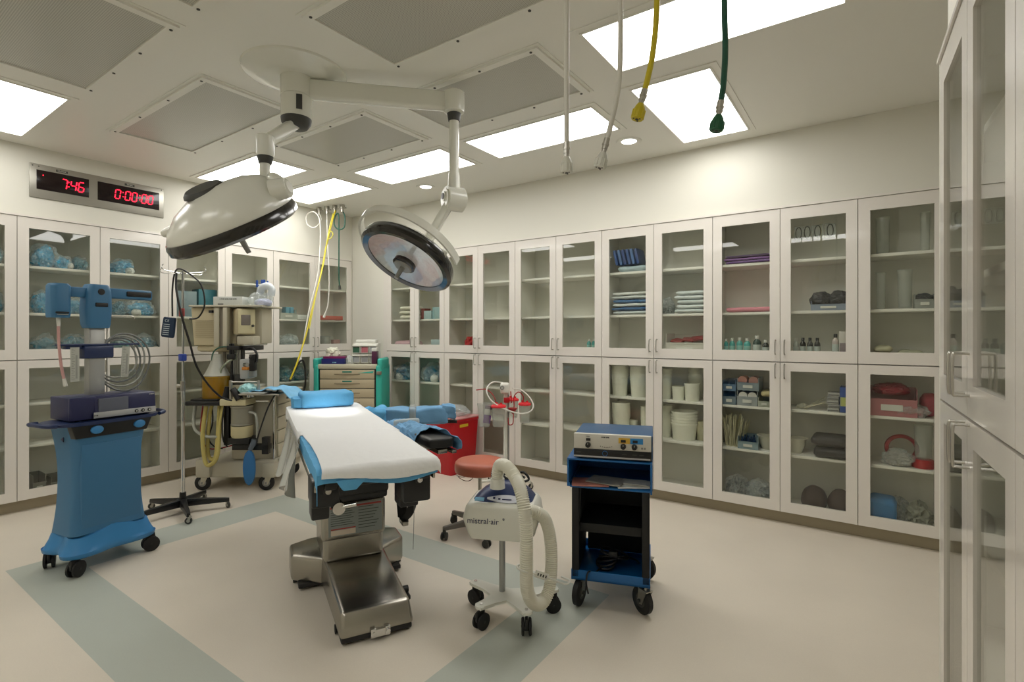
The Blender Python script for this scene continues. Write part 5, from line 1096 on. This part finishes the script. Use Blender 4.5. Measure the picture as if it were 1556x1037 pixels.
# ================================================================ CABINET CONTENTS
def ray_(u): return FW+RT*((u-HU)/FPX)
def wallpt(wl_, u, dep):
    r = ray_(u)
    return CAMP.x+(dep-CAMP.y)/r.y*r.x if wl_ == 'B' else CAMP.y+(-dep-CAMP.x)/r.x*r.y
def slot(wl_, u0, u1, dep=.14):
    a, c = wallpt(wl_, u0, dep), wallpt(wl_, u1, dep); return (a+c)/2, c-a
def place(o, wl_, a, z, dep, rz=0):
    o.location = (a, dep, z) if wl_ == 'B' else (-dep, a, z); o.rotation_euler = (0, 0, (0 if wl_ == 'B' else R_(90))+rz); return o
MC = {}
def cm(h, rough=.5, var=0): return mat('c_'+h+str(rough)+str(var), h, rough, var=var, vscale=18)
SD = [0]
def bag(wl_, u0, u1, z, h, label, col='58B8E6', dep=.15, d=.24, name='wrapped_bag', cat='bag', grp='wrapped blue bags in the cabinets', white=None, film=True, out=1.0):
    SD[0] += 1; a, w_ = slot(wl_, u0, u1, dep-.06); t = thing(name, label, cat, (0, 0, 0), 0, grp); place(t, wl_, a, z, dep)
    w_ *= out
    b = B(); b.blob((0, 0, .002), (w_*.84, d*.8, h*.86), SD[0], .5, fr=1.5, sub=5); b.obj('bag_contents', cm(col, .5, .3), t, ang=60)
    if white: b = B(); b.blob((w_*white, -d*.34, .003), (w_*.34, d*.3, h*.42), SD[0]+9, .15); b.obj('white_mask', cm('D5D8D4', .7), t)
    if film: b = B(); b.blob((0, 0, 0), (w_, d, h), SD[0]+3, .5, fr=1.7, sub=5); b.obj('plastic_wrap', FILM, t, ang=30)
    return t
def softpack(wl_, u0, u1, z, h, label, col, n=1, dep=.14, d=.24, name='folded_pack', cat='pack', grp=None, pil=.3, jit=.01, tint=None):
    a, w_ = slot(wl_, u0, u1, dep-d/2); labs = label if isinstance(label, list) else [label]*n; hh = h/n; proto = None
    for k in range(n):
        c = col[k % len(col)] if isinstance(col, list) else col; SD[0] += 1
        b = B(); b.soft(-w_/2, w_/2, -d/2, d/2, 0, hh*.97, min(hh*.45, .03), min(.006, hh*.12), 14, SD[0], n=10, pil=pil if n > 1 or hh > .05 else 0)
        o = b.obj(name, cm(c, .6, .1)); place(o, wl_, a+jit*math.sin(SD[0]*2.1), z+k*hh+.001, dep, .03*math.sin(SD[0])); tag(o, labs[k], cat, grp)
def simplebox(wl_, u0, u1, z, h, label, col, dep=.12, d=.16, name='box', cat='box', grp=None, rz=0, stripe=None):
    a, w_ = slot(wl_, u0, u1, dep-d/2); b = B(); b.box(-w_/2, w_/2, -d/2, d/2, 0, h, .003); 
    if stripe: b.mi = 1; b.box(-w_/2+.004, w_/2-.004, -d/2-.001, -d/2+.002, h*.25, h*.6)
    o = b.obj(name, [cm(col, .5)]+([cm(stripe, .5)] if stripe else [])); place(o, wl_, a, z+.001, dep, rz); return tag(o, label, cat, grp)
def bottle(wl_, u0, u1, z, h, label, col, cap='D8D8D2', dep=.08, grp=None, square=False):
    a, w_ = slot(wl_, u0, u1, dep); r = w_/2*.95; t = thing('bottle', label, 'bottle', (0, 0, 0), 0, grp); place(t, wl_, a, z+.001, dep)
    b = B(); b.lathe([(0, 0), (r*.95, 0), (r, r*.1), (r, h*.68), (r*.9, h*.76), (r*.45, h*.84), (r*.42, h*.88), (0, h*.88)], 24); b.obj('bottle_body', cm(col, .25), t)
    b = B(); b.lathe([(r*1.01, h*.2), (r*1.015, h*.21), (r*1.015, h*.6), (r*1.01, h*.61)], 24); b.obj('bottle_label', cm('B9C4C0', .5) if col[0] not in '3456' else cm('8FC4BE', .5), t)
    b = B(); b.lathe([(0, h*.86), (r*.55, h*.86), (r*.55, h), (0, h)], 20); b.obj('cap', cm(cap, .4), t); return t
def bucket(wl_, u0, u1, z, h, n, labels, col='F0F1E4', dep=.15, grp='white plastic tubs in the lower cabinet'):
    """n nested tubs filling height h"""
    a, w_ = slot(wl_, u0, u1, dep); r = w_/2; step = min(.026, h*.5/max(1, n)); bh = h-step*(n-1)
    for k in range(n):
        b = B(); rb = r*.80; b.lathe([(0, 0), (rb, 0), (rb+.002, .004), (r*.95, bh-.014), (r, bh-.013), (r, bh), (r*.96, bh), (r*.92, bh-.014), (rb-.004, .008), (0, .006)], 32)
        o = b.obj('plastic_tub', cm(col, .45)); place(o, wl_, a, z+.001+k*step, dep); tag(o, labels[min(k, len(labels)-1)], 'tub', grp)
def bin_(wl_, u0, u1, z, h, label, col='A9B4BC', dep=.13, d=.2, name='storage_bin', body=None):
    a, w_ = slot(wl_, u0, u1, dep-d/2); t = thing(name, label, 'bin', (0, 0, 0), 0, None); place(t, wl_, a, z+.001, dep)
    b = B(); T = .004; x = w_/2
    b.box(-x, x, -d/2, d/2, 0, T); b.box(-x, -x+T, -d/2, d/2, T, h); b.box(x-T, x, -d/2, d/2, T, h); b.box(-x+T, x-T, d/2-T, d/2, T, h); b.box(-x+T, x-T, -d/2, -d/2+T, T, h*.62); b.box(-x-.003, x+.003, -d/2-.004, -d/2+.004, h*.56, h*.62)
    b.obj('bin_body', body or mat('bin_'+col, col, .3), t)
    b = B(); b.box(-w_*.22, w_*.22, -d/2-.006, -d/2-.003, h*.2, h*.42); b.obj('bin_label', cm('D8D8D2', .5), t)
    t['_w'] = w_; return t, a, w_
def jar(wl_, u0, u1, z, h, label, base=None, dep=.12):
    a, w_ = slot(wl_, u0, u1, dep); r = w_/2; t = thing('clear_jar', label, 'jar', (0, 0, 0), 0, 'clear jars in the right end cabinet'); place(t, wl_, a, z+.001, dep)
    z0 = 0
    if base: b = B(); b.lathe([(0, 0), (r*1.15, 0), (r*1.2, .01), (r*1.1, .055), (r, .06), (0, .06)], 32); b.obj('red_base', cm(base, .35), t); z0 = .06
    b = B(); b.lathe([(0, z0), (r*.82, z0), (r*.86, z0+.01), (r*.97, h-.008), (r*1.04, h-.006), (r*1.04, h), (r*.93, h), (r*.8, z0+.012), (0, z0+.01)], 32); b.obj('jar_body', CLEAR, t)
    return t
S1, S2, S3 = 1.295, 1.676, 2.078; Z1, Z2, Z3 = .118, .548, .905
# ---- left wall, upper
bag('L', 48, 92, S3, .25, 'largest wrapped blue bag on the top shelf under the clock, at the left')
bag('L', 82, 112, S3, .14, 'small wrapped blue bag in the middle of the top shelf under the clock', dep=.10, d=.16, white=.35)
bag('L', 108, 136, S3, .16, 'pale wrapped bag at the right of the top shelf under the clock', col='7FB8CC', dep=.2)
bag('L', 48, 86, S2, .24, 'wrapped blue bag on the middle shelf behind the trolley, left of its dispenser box', dep=.14)
bag('L', 98, 132, S2, .17, 'wrapped blue bag on the middle shelf, between dispenser box and trolley head')
bag('L', 46, 92, S1, .22, 'dark teal wrapped bag on the bottom shelf, left of the pink tube', col='3D8FA8')
bag('L', 90, 136, S1, .23, 'dark teal wrapped bag on the bottom shelf, behind the trolley mast', col='2F8AA8')
bag('L', 166, 208, S3, .17, 'lone wrapped blue bag on the top shelf right of the clock window', white=.2)
bag('L', 166, 200, S2, .16, 'wrapped blue bag on the middle shelf behind the trolley right arm, left part', col='5EA6C4', dep=.2)
bag('L', 192, 238, S2, .17, 'wrapped blue bag with white round mask, under the trolley right arm', white=-.2, dep=.12)
bag('L', 168, 208, S1, .20, 'teal wrapped bag on the bottom shelf above the coiled cables', col='5A9CAA', white=.2)
bag('L', 200, 243, S1, .22, 'teal wrapped bag with white mask beside the IV pole', col='2F8AA8', white=.3)
bag('L', -22, 6, S3, .20, 'wrapped teal bag at the very left edge of the photo', col='4A9CB0')
bag('L', -22, 6, S2, .22, 'wrapped blue bag at the left edge, below the topmost one', col='6FA6B8')
simplebox('L', 268, 299, S2, .27, 'slate blue box on the middle shelf behind the IV pole', '7F939C', dep=.15)
simplebox('L', 302, 330, S2, .30, 'dark teal box on the middle shelf, right of the slate blue box', '2F7688', dep=.15)
bag('L', 382, 404, S2, .13, 'small wrapped blue bag on the shelf right of the gas monitor', col='4F9CC4')
t, a, w_ = bin_('L', 426, 451, S2, .12, 'pale dispenser bin with two teal packs on the shelf left of the yellow hose', col='B9BDB4')
for k in (0, 1): b = B(); b.box(-.01+.06*k, .035+.06*k, -.06, .04, .02, .15, .004); place(tag(b.obj('teal_pack', cm('6FA3B8')), ['teal pack in the pale dispenser bin, the left one', 'teal pack in the pale dispenser bin, the right one'][k], 'pack'), 'L', a, S2, .13)
simplebox('L', 452, 468, S2, .055, 'flat white carton beside the pale dispenser bin', 'C9CCC8', d=.2)
bag('L', 426, 456, S1, .22, 'crumpled clear film heap on the bottom shelf left of the yellow hose', col='B4BDBE')
simplebox('L', 486, 521, S2, .055, 'flat coral red folder on the shelf in the corner cabinet', 'BC5A4C', d=.22)
bucket('L', 486, 501, S1, .17, 1, ['small grey tub on the bottom shelf of the corner cabinet'], col='A8ABA4', grp=None)
simplebox('L', 507, 517, S1, .12, 'tiny pinkish box beside the grey tub', 'B08A86', d=.06)
bag('L', 424, 446, Z3, .22, 'dark teal wrapped bag behind the hose end, left one', col='3D8090')
bag('L', 446, 470, Z3, .20, 'dark teal wrapped bag behind the hose end, right one', col='2F6F7F')
for i, (u0, u1, h) in enumerate(((50, 70, .16), (78, 100, .12))): bin_('L', u0, u1, Z1, h, ['grey wire-like basket on the cabinet floor left of the blue trolley', 'small grey basket next to the blue trolley, on the cabinet floor'][i], col='77776C')
# ---- long wall, upper
softpack('B', 606, 624, S2, .17, 'small white folded pillow stacked in the cabinet nearest the corner', ['D6D3C4'], 3, grp='small pillows near the corner')
softpack('B', 598, 622, S1, .12, 'flat pale pink pack on the bottom shelf near the corner', 'C7A4AC')
simplebox('B', 644, 655, S2, .10, 'pale aqua box on the shelf right of the small pillows', 'A9C0C2'); simplebox('B', 657, 668, S2, .14, 'taller aqua box beside the pale aqua box', '8FB0B4'); simplebox('B', 640, 646, S2, .14, 'thin dark red box behind the aqua boxes', '8F4640', dep=.24, d=.1)
simplebox('B', 655, 668, S1, .13, 'low pale blue carton on the bottom shelf near the corner', 'A9BCC0')
bag('B', 702, 722, S1, .22, 'bright red packet on the bottom shelf behind the lamp', col='B01820', grp=None, film=False, name='red_packet', cat='packet')
for i, (u0, u1) in enumerate(((892, 898), (899, 905))): bottle('B', u0, u1, S1, .15, ['small teal bottle at the right of the third cabinet, left one', 'small teal bottle at the right of the third cabinet, right one'][i], '3E9C98')
softpack('B', 938, 984, S3, .06, 'flat clear tray under the leaning blue packs', 'A9BCC4', d=.2)
a, w_ = slot('B', 936, 982, .08)
for k in range(6):
    b = B(); b.soft(-.014, .014, -.10, .10, 0, .15, .008, .003, 14, k, n=6); o = b.obj('leaning_pack', cm(['2F4F86', '4A6A9C', '2A4478'][k % 3], .35, .3)); place(o, 'B', a-w_/2+.03+k*(w_-.05)/6, S3+.068, .13); o.rotation_euler = (0, R_(-12), 0)
    tag(o, 'shiny blue pack in the row leaning on the top shelf', 'pack', 'leaning blue packs')
softpack('B', 930, 984, S2, .215, ['lowest folded pack in the blue and white stack', 'second lowest folded pack in the blue and white stack', 'dark blue folded pack inside the blue and white stack', 'white folded pack above the dark blue one in the stack', 'second highest folded pack in the blue and white stack', 'topmost white folded pack in the blue and white stack'], ['BFC8CC', '2F5C8C', 'CDD2D2', '3E6C9C', 'C9CECE', 'D5D8D6'], 6)
bag('B', 1004, 1021, S2, .17, 'crumpled grey film pack left of the white pillow stack', col='8C8F8C', grp=None)
softpack('B', 1026, 1072, S2, .20, 'white pillow pack in the bright stack of the fourth cabinet', ['CBD3D4', 'D3D9DA'], 5, grp='white pillow packs', jit=.014)
t, a, w_ = bin_('B', 1012, 1069, S1, .20, 'white tray with red packets on the bottom shelf of the fourth cabinet', col='CFCDC4', d=.24)
for k in range(3): b = B(); b.soft(-.05, .05, -.08, .08, 0, .02, .006, .004, 14, k); o = b.obj('red_packet', cm('8F2A2E', .4, .3)); place(o, 'B', a-.09+.09*k, S1+.13+.012*k, .13); o.rotation_euler = (R_(8), R_(10-9*k), .2*k); tag(o, ['dark red packet at the left in the white tray', 'dark red packet in the middle of the white tray', 'dark red packet at the right in the white tray'][k], 'packet')
softpack('B', 1101, 1171, S3, .07, ['bottom purple folder pack on the top shelf', 'middle purple folder pack on the top shelf', 'topmost dark purple folder pack on the top shelf'], ['6A4A86', '7A5490', '4A3458'], 3, d=.24, pil=0)
softpack('B', 1101, 1171, S2, .04, 'flat pink folder pack on the middle shelf above the teal bottles', 'D08090', d=.24)
for i, (u0, u1, h, c, lb) in enumerate(((1100, 1107, .16, '3FA09C', 'leftmost teal bottle in the row of the fifth cabinet'), (1108, 1117, .165, '3FA09C', 'second teal bottle in the row of the fifth cabinet'), (1119, 1129, .17, '3FA09C', 'third teal bottle in the row of the fifth cabinet'), (1130, 1141, .165, '3FA09C', 'rightmost teal bottle in the row of the fifth cabinet'), (1144, 1157, .185, '24403A', 'tall dark green bottle right of the teal bottles'), (1158, 1169, .15, '202A28', 'short dark bottle at the right of the dark green one'))): bottle('B', u0, u1, S1, h, lb, c)
t, a, w_ = bin_('B', 1232, 1286, S2, .075, 'clear bin holding black goggles, on the middle shelf of the fifth cabinet', col='8794A8', d=.2)
for k in (0, 1):
    b = B(); b.blob((0, 0, 0), (.15, .13, .12), 31+k, .35); o = b.obj('black_goggles', cm('14161A', .4)); place(o, 'B', a-.055+.12*k, S2+.045, .12); tag(o, ['black goggles heaped at the left of the clear bin', 'black goggles heaped at the right of the clear bin'][k], 'goggles')
for k, (u0, u1) in enumerate(((1206, 1221), (1221, 1232), (1233, 1252), (1253, 1270))):
    a, w_ = slot('B', u0, u1, .1); t = thing('hanging_tube_bag', 'clear tube bag hanging under the cabinet top with a curled tube', 'bag', (0, 0, 0), 0, 'hanging tube bags'); place(t, 'B', a, 2.33, .12)
    b = B(); b.soft(-w_/2, w_/2, -.01, .01, -.09, .02, .008, .006, 20, k); b.obj('film_sleeve', FILM, t); b = B(); b.tube([(.02*math.cos(q), -.015, -.035+.045*math.sin(q)) for q in [2*math.pi*i/12 for i in range(12)]], .003, 8, 3, closed=True); b.obj('curled_tube', DKGREY, t)
bottle('B', 1205, 1214, S1, .165, 'white-capped pale bottle left of the black bottles', 'A9B0AC')
for k, (u0, u1) in enumerate(((1215, 1225), (1226, 1236), (1237, 1247))): bottle('B', u0, u1, S1, .17, 'black bottle with dark cap on the bottom shelf of the fifth cabinet', '16181A', cap='22262A', grp='black bottles')
bottle('B', 1264, 1275, S1, .20, 'pale bottle with black cap beside the white carton', 'C4B8B4', cap='1A1A1A'); simplebox('B', 1275, 1286, S1, .22, 'upright white carton at the right of the fifth cabinet', 'C9C4BC', stripe='8C7F84')
jar('B', 1330, 1353, S3, .27, 'tall clear jar at the left of the top shelf, right end cabinet'); jar('B', 1398, 1414, S3, .28, 'tall clear jar at the right of the top shelf, right end cabinet')
jar('B', 1331, 1346, S2, .27, 'narrow clear jar at the left of the middle shelf, right end cabinet'); jar('B', 1363, 1387, S2, .28, 'wide clear jar in the centre of the middle shelf, right end cabinet')
t, a, w_ = bin_('B', 1390, 1421, S2, .10, 'small clear bin right of the clear jars', col='9CA09C'); b = B(); b.blob((0, 0, 0), (.10, .1, .07), 41, .4); o = b.obj('dark_clip_bundle', cm('3A3E40', .4)); place(o, 'B', a, S2+.05, .12); tag(o, 'dark clip bundle in the small clear bin', 'clips')
softpack('B', 1328, 1356, S1, .12, ['lower folded cream cloth, right end cabinet', 'upper folded cream cloth, right end cabinet'], ['BFBB9C', 'C6C2A4'], 2); softpack('B', 1362, 1405, S1, .09, 'flat pale towel beside the cream cloths', 'B4B49C')
# ---- long wall, lower
bag('B', 598, 626, Z3, .24, 'wrapped bright blue pack with white cloth, lower cabinet nearest the corner', col='2A80AC', white=-.1, grp=None); bag('B', 638, 670, Z3, .26, 'wrapped deep blue pack, second lower door from the corner', col='146C98', white=.25, grp=None)
def nest(n, where): return ['topmost plastic tub in the nested stack '+where if k == n-1 else 'plastic tub nested in the stack '+where for k in range(n)]
bucket('B', 930, 954, Z3, .29, 6, nest(6, 'at the upper left, third pair'), dep=.12)
bucket('B', 958, 984, Z3, .29, 6, nest(6, 'at the upper right, third pair'), dep=.12)
bucket('B', 931, 957, Z2, .29, 8, nest(8, 'behind the generator, left'), dep=.12)
bucket('B', 957, 969, Z2, .12, 1, ['single short tub right of the tall stack behind the generator'], dep=.2)
bucket('B', 974, 990, Z2, .27, 7, nest(7, 'hidden partly by the door frame'), dep=.14)
bucket('B', 1002, 1021, Z3, .27, 5, nest(5, 'at the left of the fourth lower door'), dep=.13); bucket('B', 1021, 1041, Z3, .12, 1, ['squat white tub in front on the upper shelf'], dep=.10); bucket('B', 1040, 1064, Z3, .155, 1, ['wider white tub right of the squat one'], dep=.09)
bucket('B', 1046, 1070, Z3, .29, 4, nest(4, 'behind the wider white tub'), dep=.27); bucket('B', 1020, 1060, Z2, .255, 5, nest(5, 'that is widest, on the lower shelf'), dep=.14)
bucket('B', 1000, 1021, Z2, .29, 7, nest(7, 'left of the widest one'), dep=.17); bucket('B', 1058, 1076, Z2, .17, 3, nest(3, 'right of the widest one'), dep=.2, col='C9C6A8')
t, a, w_ = bin_('B', 1098, 1118, Z3, .11, 'lower left bin with grey tubes, behind the rolls', col='7F8C94'); t2, a2, _ = bin_('B', 1098, 1118, Z3+.115, .09, 'blue-grey bin stacked at the upper left of the rolls', col='6C86A4')
t, a, w_ = bin_('B', 1120, 1151, Z3, .12, 'lower centre bin with two white rolls', col='A4A9A9')
def roll(a, z, r, col, lb, dep=.045):
    b = B(); b.cyl((0, -.0, 0), (0, .11, 0), r, n=24); b.cyl((0, -.002, 0), (0, .0, 0), r*.35, n=16); o = b.obj('bandage_roll', cm(col, .6)); place(o, 'B', a, z+r, dep); tag(o, lb, 'roll')
roll(a-.035, Z3+.045, .034, 'D6D3CC', 'white bandage roll, left of the pair in the lower centre bin', .04); roll(a+.037, Z3+.045, .034, 'D6D3CC', 'white bandage roll, right of the pair in the lower centre bin', .04)
t, a, w_ = bin_('B', 1120, 1153, Z3+.125, .105, 'upper centre bin with reddish rolls', col='8F9AA0')
roll(a-.045, Z3+.17, .036, 'C08478', 'reddish roll at the left in the upper centre bin', .04); roll(a+.04, Z3+.17, .036, 'BF8C84', 'reddish roll at the right in the upper centre bin', .04); roll(a-.002, Z3+.145, .022, '9C2A2A', 'small dark red roll between the two reddish rolls', .035)
t, a, w_ = bin_('B', 1152, 1170, Z3, .075, 'pale bin at the right of the white rolls', col='B4B8AA'); softpack('B', 1153, 1170, Z3+.08, .05, 'cream folded cloths on the pale bin', 'C9BC8C')
a, w_ = slot('B', 1100, 1130, .12); t = thing('straw_bundle', 'cream fan-shaped bundle of thin tubes on the middle shelf', 'bundle', (0, 0, 0)); place(t, 'B', a, Z2, .13); random.seed(5); b = B()
for k in range(60): x, y = random.uniform(-.5, .5), random.uniform(-.5, .5); b.cyl((x*w_*.7, y*.12, 0), (x*w_*1.1+random.uniform(-.01, .03), y*.18, random.uniform(.17, .27)), .0045, n=6)
o = b.obj('thin_tubes', cm('CFCBAE', .5), t); o['kind'] = 'stuff'
t, a, w_ = bin_('B', 1121, 1152, Z2, .10, 'clear bin of small blue vials on the middle shelf', col='8FA3AC')
for k in range(7): b = B(); b.lathe([(0, 0), (.011, 0), (.011, .055), (.006, .06), (.007, .078), (0, .078)], 14); o = b.obj('vial', cm('1E3A5C', .35)); place(o, 'B', a-w_*.3+k*w_*.1, Z2+.02+.012*(k % 2), .06+.03*(k % 3)); tag(o, 'small dark blue vial standing in the clear bin', 'vial', 'small blue vials')
def bowl(u0, u1, z, h, lb, col='CFCDBE', dep=.14):
    a, w_ = slot('B', u0, u1, dep); r = w_/2; b = B(); b.lathe([(0, 0), (r*.55, 0), (r*.85, h*.5), (r, h), (r*1.15, h), (r*1.15, h+.004), (r*.97, h+.004), (r*.8, h*.5), (0, .008)], 32); o = b.obj('plastic_bowl', cm(col, .4)); place(o, 'B', a, z, dep); tag(o, lb, 'bowl')
bowl(1152, 1180, Z2, .11, 'white bowl on the middle shelf right of the blue vials'); bowl(1194, 1226, Z2, .115, 'white bowl at the left of the dark folded cushion')
bag('B', 1100, 1136, Z1, .20, 'grey film-wrapped tubing on the cabinet floor, left one', col='5A6260', grp=None); bag('B', 1130, 1172, Z1, .19, 'grey film-wrapped tubing with white label, cabinet floor', col='7C8484', white=.0, grp=None)
a, w_ = slot('B', 1212, 1256, .1); t = thing('tongs_bundle', 'bundle of pale sticks and tongs on the upper shelf, right of the rolls', 'bundle', (0, 0, 0)); place(t, 'B', a, Z3, .12)
for k in range(7): b = B(); q = -.5+k*.16; b.cyl((-w_*.25+.01*k, -.05+.015*k, .012+.006*k), (w_*.35*math.cos(q)+.02, -.05+.02*k, .03+.05*abs(math.sin(q*1.3))+.006*k), .004, n=8); b.obj('stick', cm('C4BFA8', .5), t)
b = B(); b.blob((-w_*.33, 0, 0), (.08, .09, .05), 51, .3); b.obj('pale_head', cm('B9B6A4', .5), t)
for k in range(5): simplebox('B', 1257, 1275, Z3+.029*k, .027, ['lowest white carton in the small stack by the blue pack', 'second white carton from the bottom by the blue pack', 'middle white carton in the small stack by the blue pack', 'second white carton from the top by the blue pack', 'topmost white carton in the small stack by the blue pack'][k], ['B4B4B0', '9C9C9A'][k % 2], rz=.05*math.sin(k*2), stripe='6F6F70')
simplebox('B', 1276, 1290, Z3, .19, 'upright bright blue carton at the right of the white cartons', '1F4C9C', stripe='B9C070')
softpack('B', 1234, 1290, Z2, .17, ['lower dark grey folded cushion on the middle shelf', 'upper dark grey folded cushion on the middle shelf'], ['2C2B2A', '353331'], 2, d=.26)
for k, (u0, u1) in enumerate(((1215, 1256), (1256, 1296))):
    a, w_ = slot('B', u0, u1, .06); b = B(); b.blob((0, 0, 0), (w_, .24, .21), 61+k, .06, ridge=False); o = b.obj('round_cushion', cm('3A2A24', .7, .15)); place(o, 'B', a, Z1, .15); tag(o, ['round dark brown cushion on the cabinet floor, left one', 'round dark brown cushion on the cabinet floor, right one'][k], 'cushion')
t, a, w_ = bin_('B', 1318, 1394, Z3, .20, 'translucent red tray bin on the upper shelf of the right end cabinet', col='9C3A44', body=mat('tray_pink', 'B4747A', .3)); b = B(); b.blob((0, 0, 0), (w_*.8, .16, .1), 71, .3); o = b.obj('red_contents', cm('8F2030', .5, .3)); place(o, 'B', a, Z3+.15, .13); tag(o, 'heap of red packets in the pink tray bin', 'packet')
bag('B', 1356, 1412, Z3, .11, 'clear film bag crumpled in front of the pink tray bin', col='C08C94', dep=.085, d=.13, grp=None, name='film_bag')
softpack('B', 1397, 1424, Z3, .17, 'upright pink soft roll at the right of the tray bin', 'C04A5E', dep=.2, d=.12)
a, w_ = slot('B', 1350, 1392, .12); b = B(); b.M = Matrix.Rotation(R_(25), 4, 'X'); b.lathe([(.075, 0), (.10, 0), (.105, .02), (.10, .035), (.08, .035), (.075, .02), (.075, 0)], 32); o = b.obj('red_ring', cm('A01824', .35)); place(o, 'B', a, Z2+.11, .22); o.rotation_euler = (R_(70), 0, 0); tag(o, 'red plastic ring leaning on the middle shelf, right end cabinet', 'ring')
bag('B', 1340, 1390, Z2, .13, 'clear crumpled bag in front of the red ring', col='B4ACA4', dep=.10, d=.14, grp=None, name='film_bag')
jar('B', 1388, 1418, Z2, .30, 'clear tube jar on a red base, right end cabinet', base='B01824')
softpack('B', 1318, 1363, Z1, .19, 'bright blue soft pack on the cabinet floor at the right end', '2A7CB8', d=.2, pil=.2); bag('B', 1352, 1384, Z1, .21, 'grey film bag between the blue pack and the crumpled cloth', col='7C8074', dep=.2, grp=None); bag('B', 1372, 1424, Z1, .22, 'crumpled grey cloth at the right of the blue pack', col='8C8F80', grp=None, film=False, name='crumpled_cloth', cat='cloth')
# ---- right foreground block
def inblock(o, x, y, z, r=0): p = BL(x, y, z); o.location = p; o.rotation_euler = (0, 0, BR+r); return o
b = B(); b.soft(-.09, .09, -.09, .09, 0, .12, .03, .006, 9, 81, n=8); inblock(tag(b.obj('red_pack', cm('A8513E', .5, .2)), 'rust red soft pack on a shelf of the near right cabinet', 'pack'), .68, .15, S2)
b = B(); b.soft(-.12, .12, -.10, .10, 0, .10, .02, .004, 9, 82, n=8); inblock(tag(b.obj('purple_pack', cm('6A4A9C', .5, .2)), 'purple soft pack on the bottom shelf of the near right cabinet', 'pack'), .66, .15, S1)
for k, (x, z, c, lb) in enumerate(((.60, Z3, '8FB4AC', 'pale green crumpled film bag in the near right lower cabinet'), (.76, Z3, '2A4C7C', 'dark blue wrapped bag in the near right lower cabinet'), (.66, Z2, 'A4ACA0', 'greyish crumpled film bag on the lower shelf, near right cabinet'))):
    t = thing('wrapped_bag', lb, 'bag'); inblock(t, x, .15, z); b = B(); b.blob((0, 0, .002), (.15, .16, .15), 90+k, .4, fr=2.2); b.obj('bag_contents', cm(c, .6, .25), t); b = B(); b.blob((0, 0, 0), (.18, .2, .19), 95+k, .4, fr=2.4); b.obj('plastic_wrap', FILM, t)
for o in bpy.data.objects:
    if '_w' in o: del o['_w']
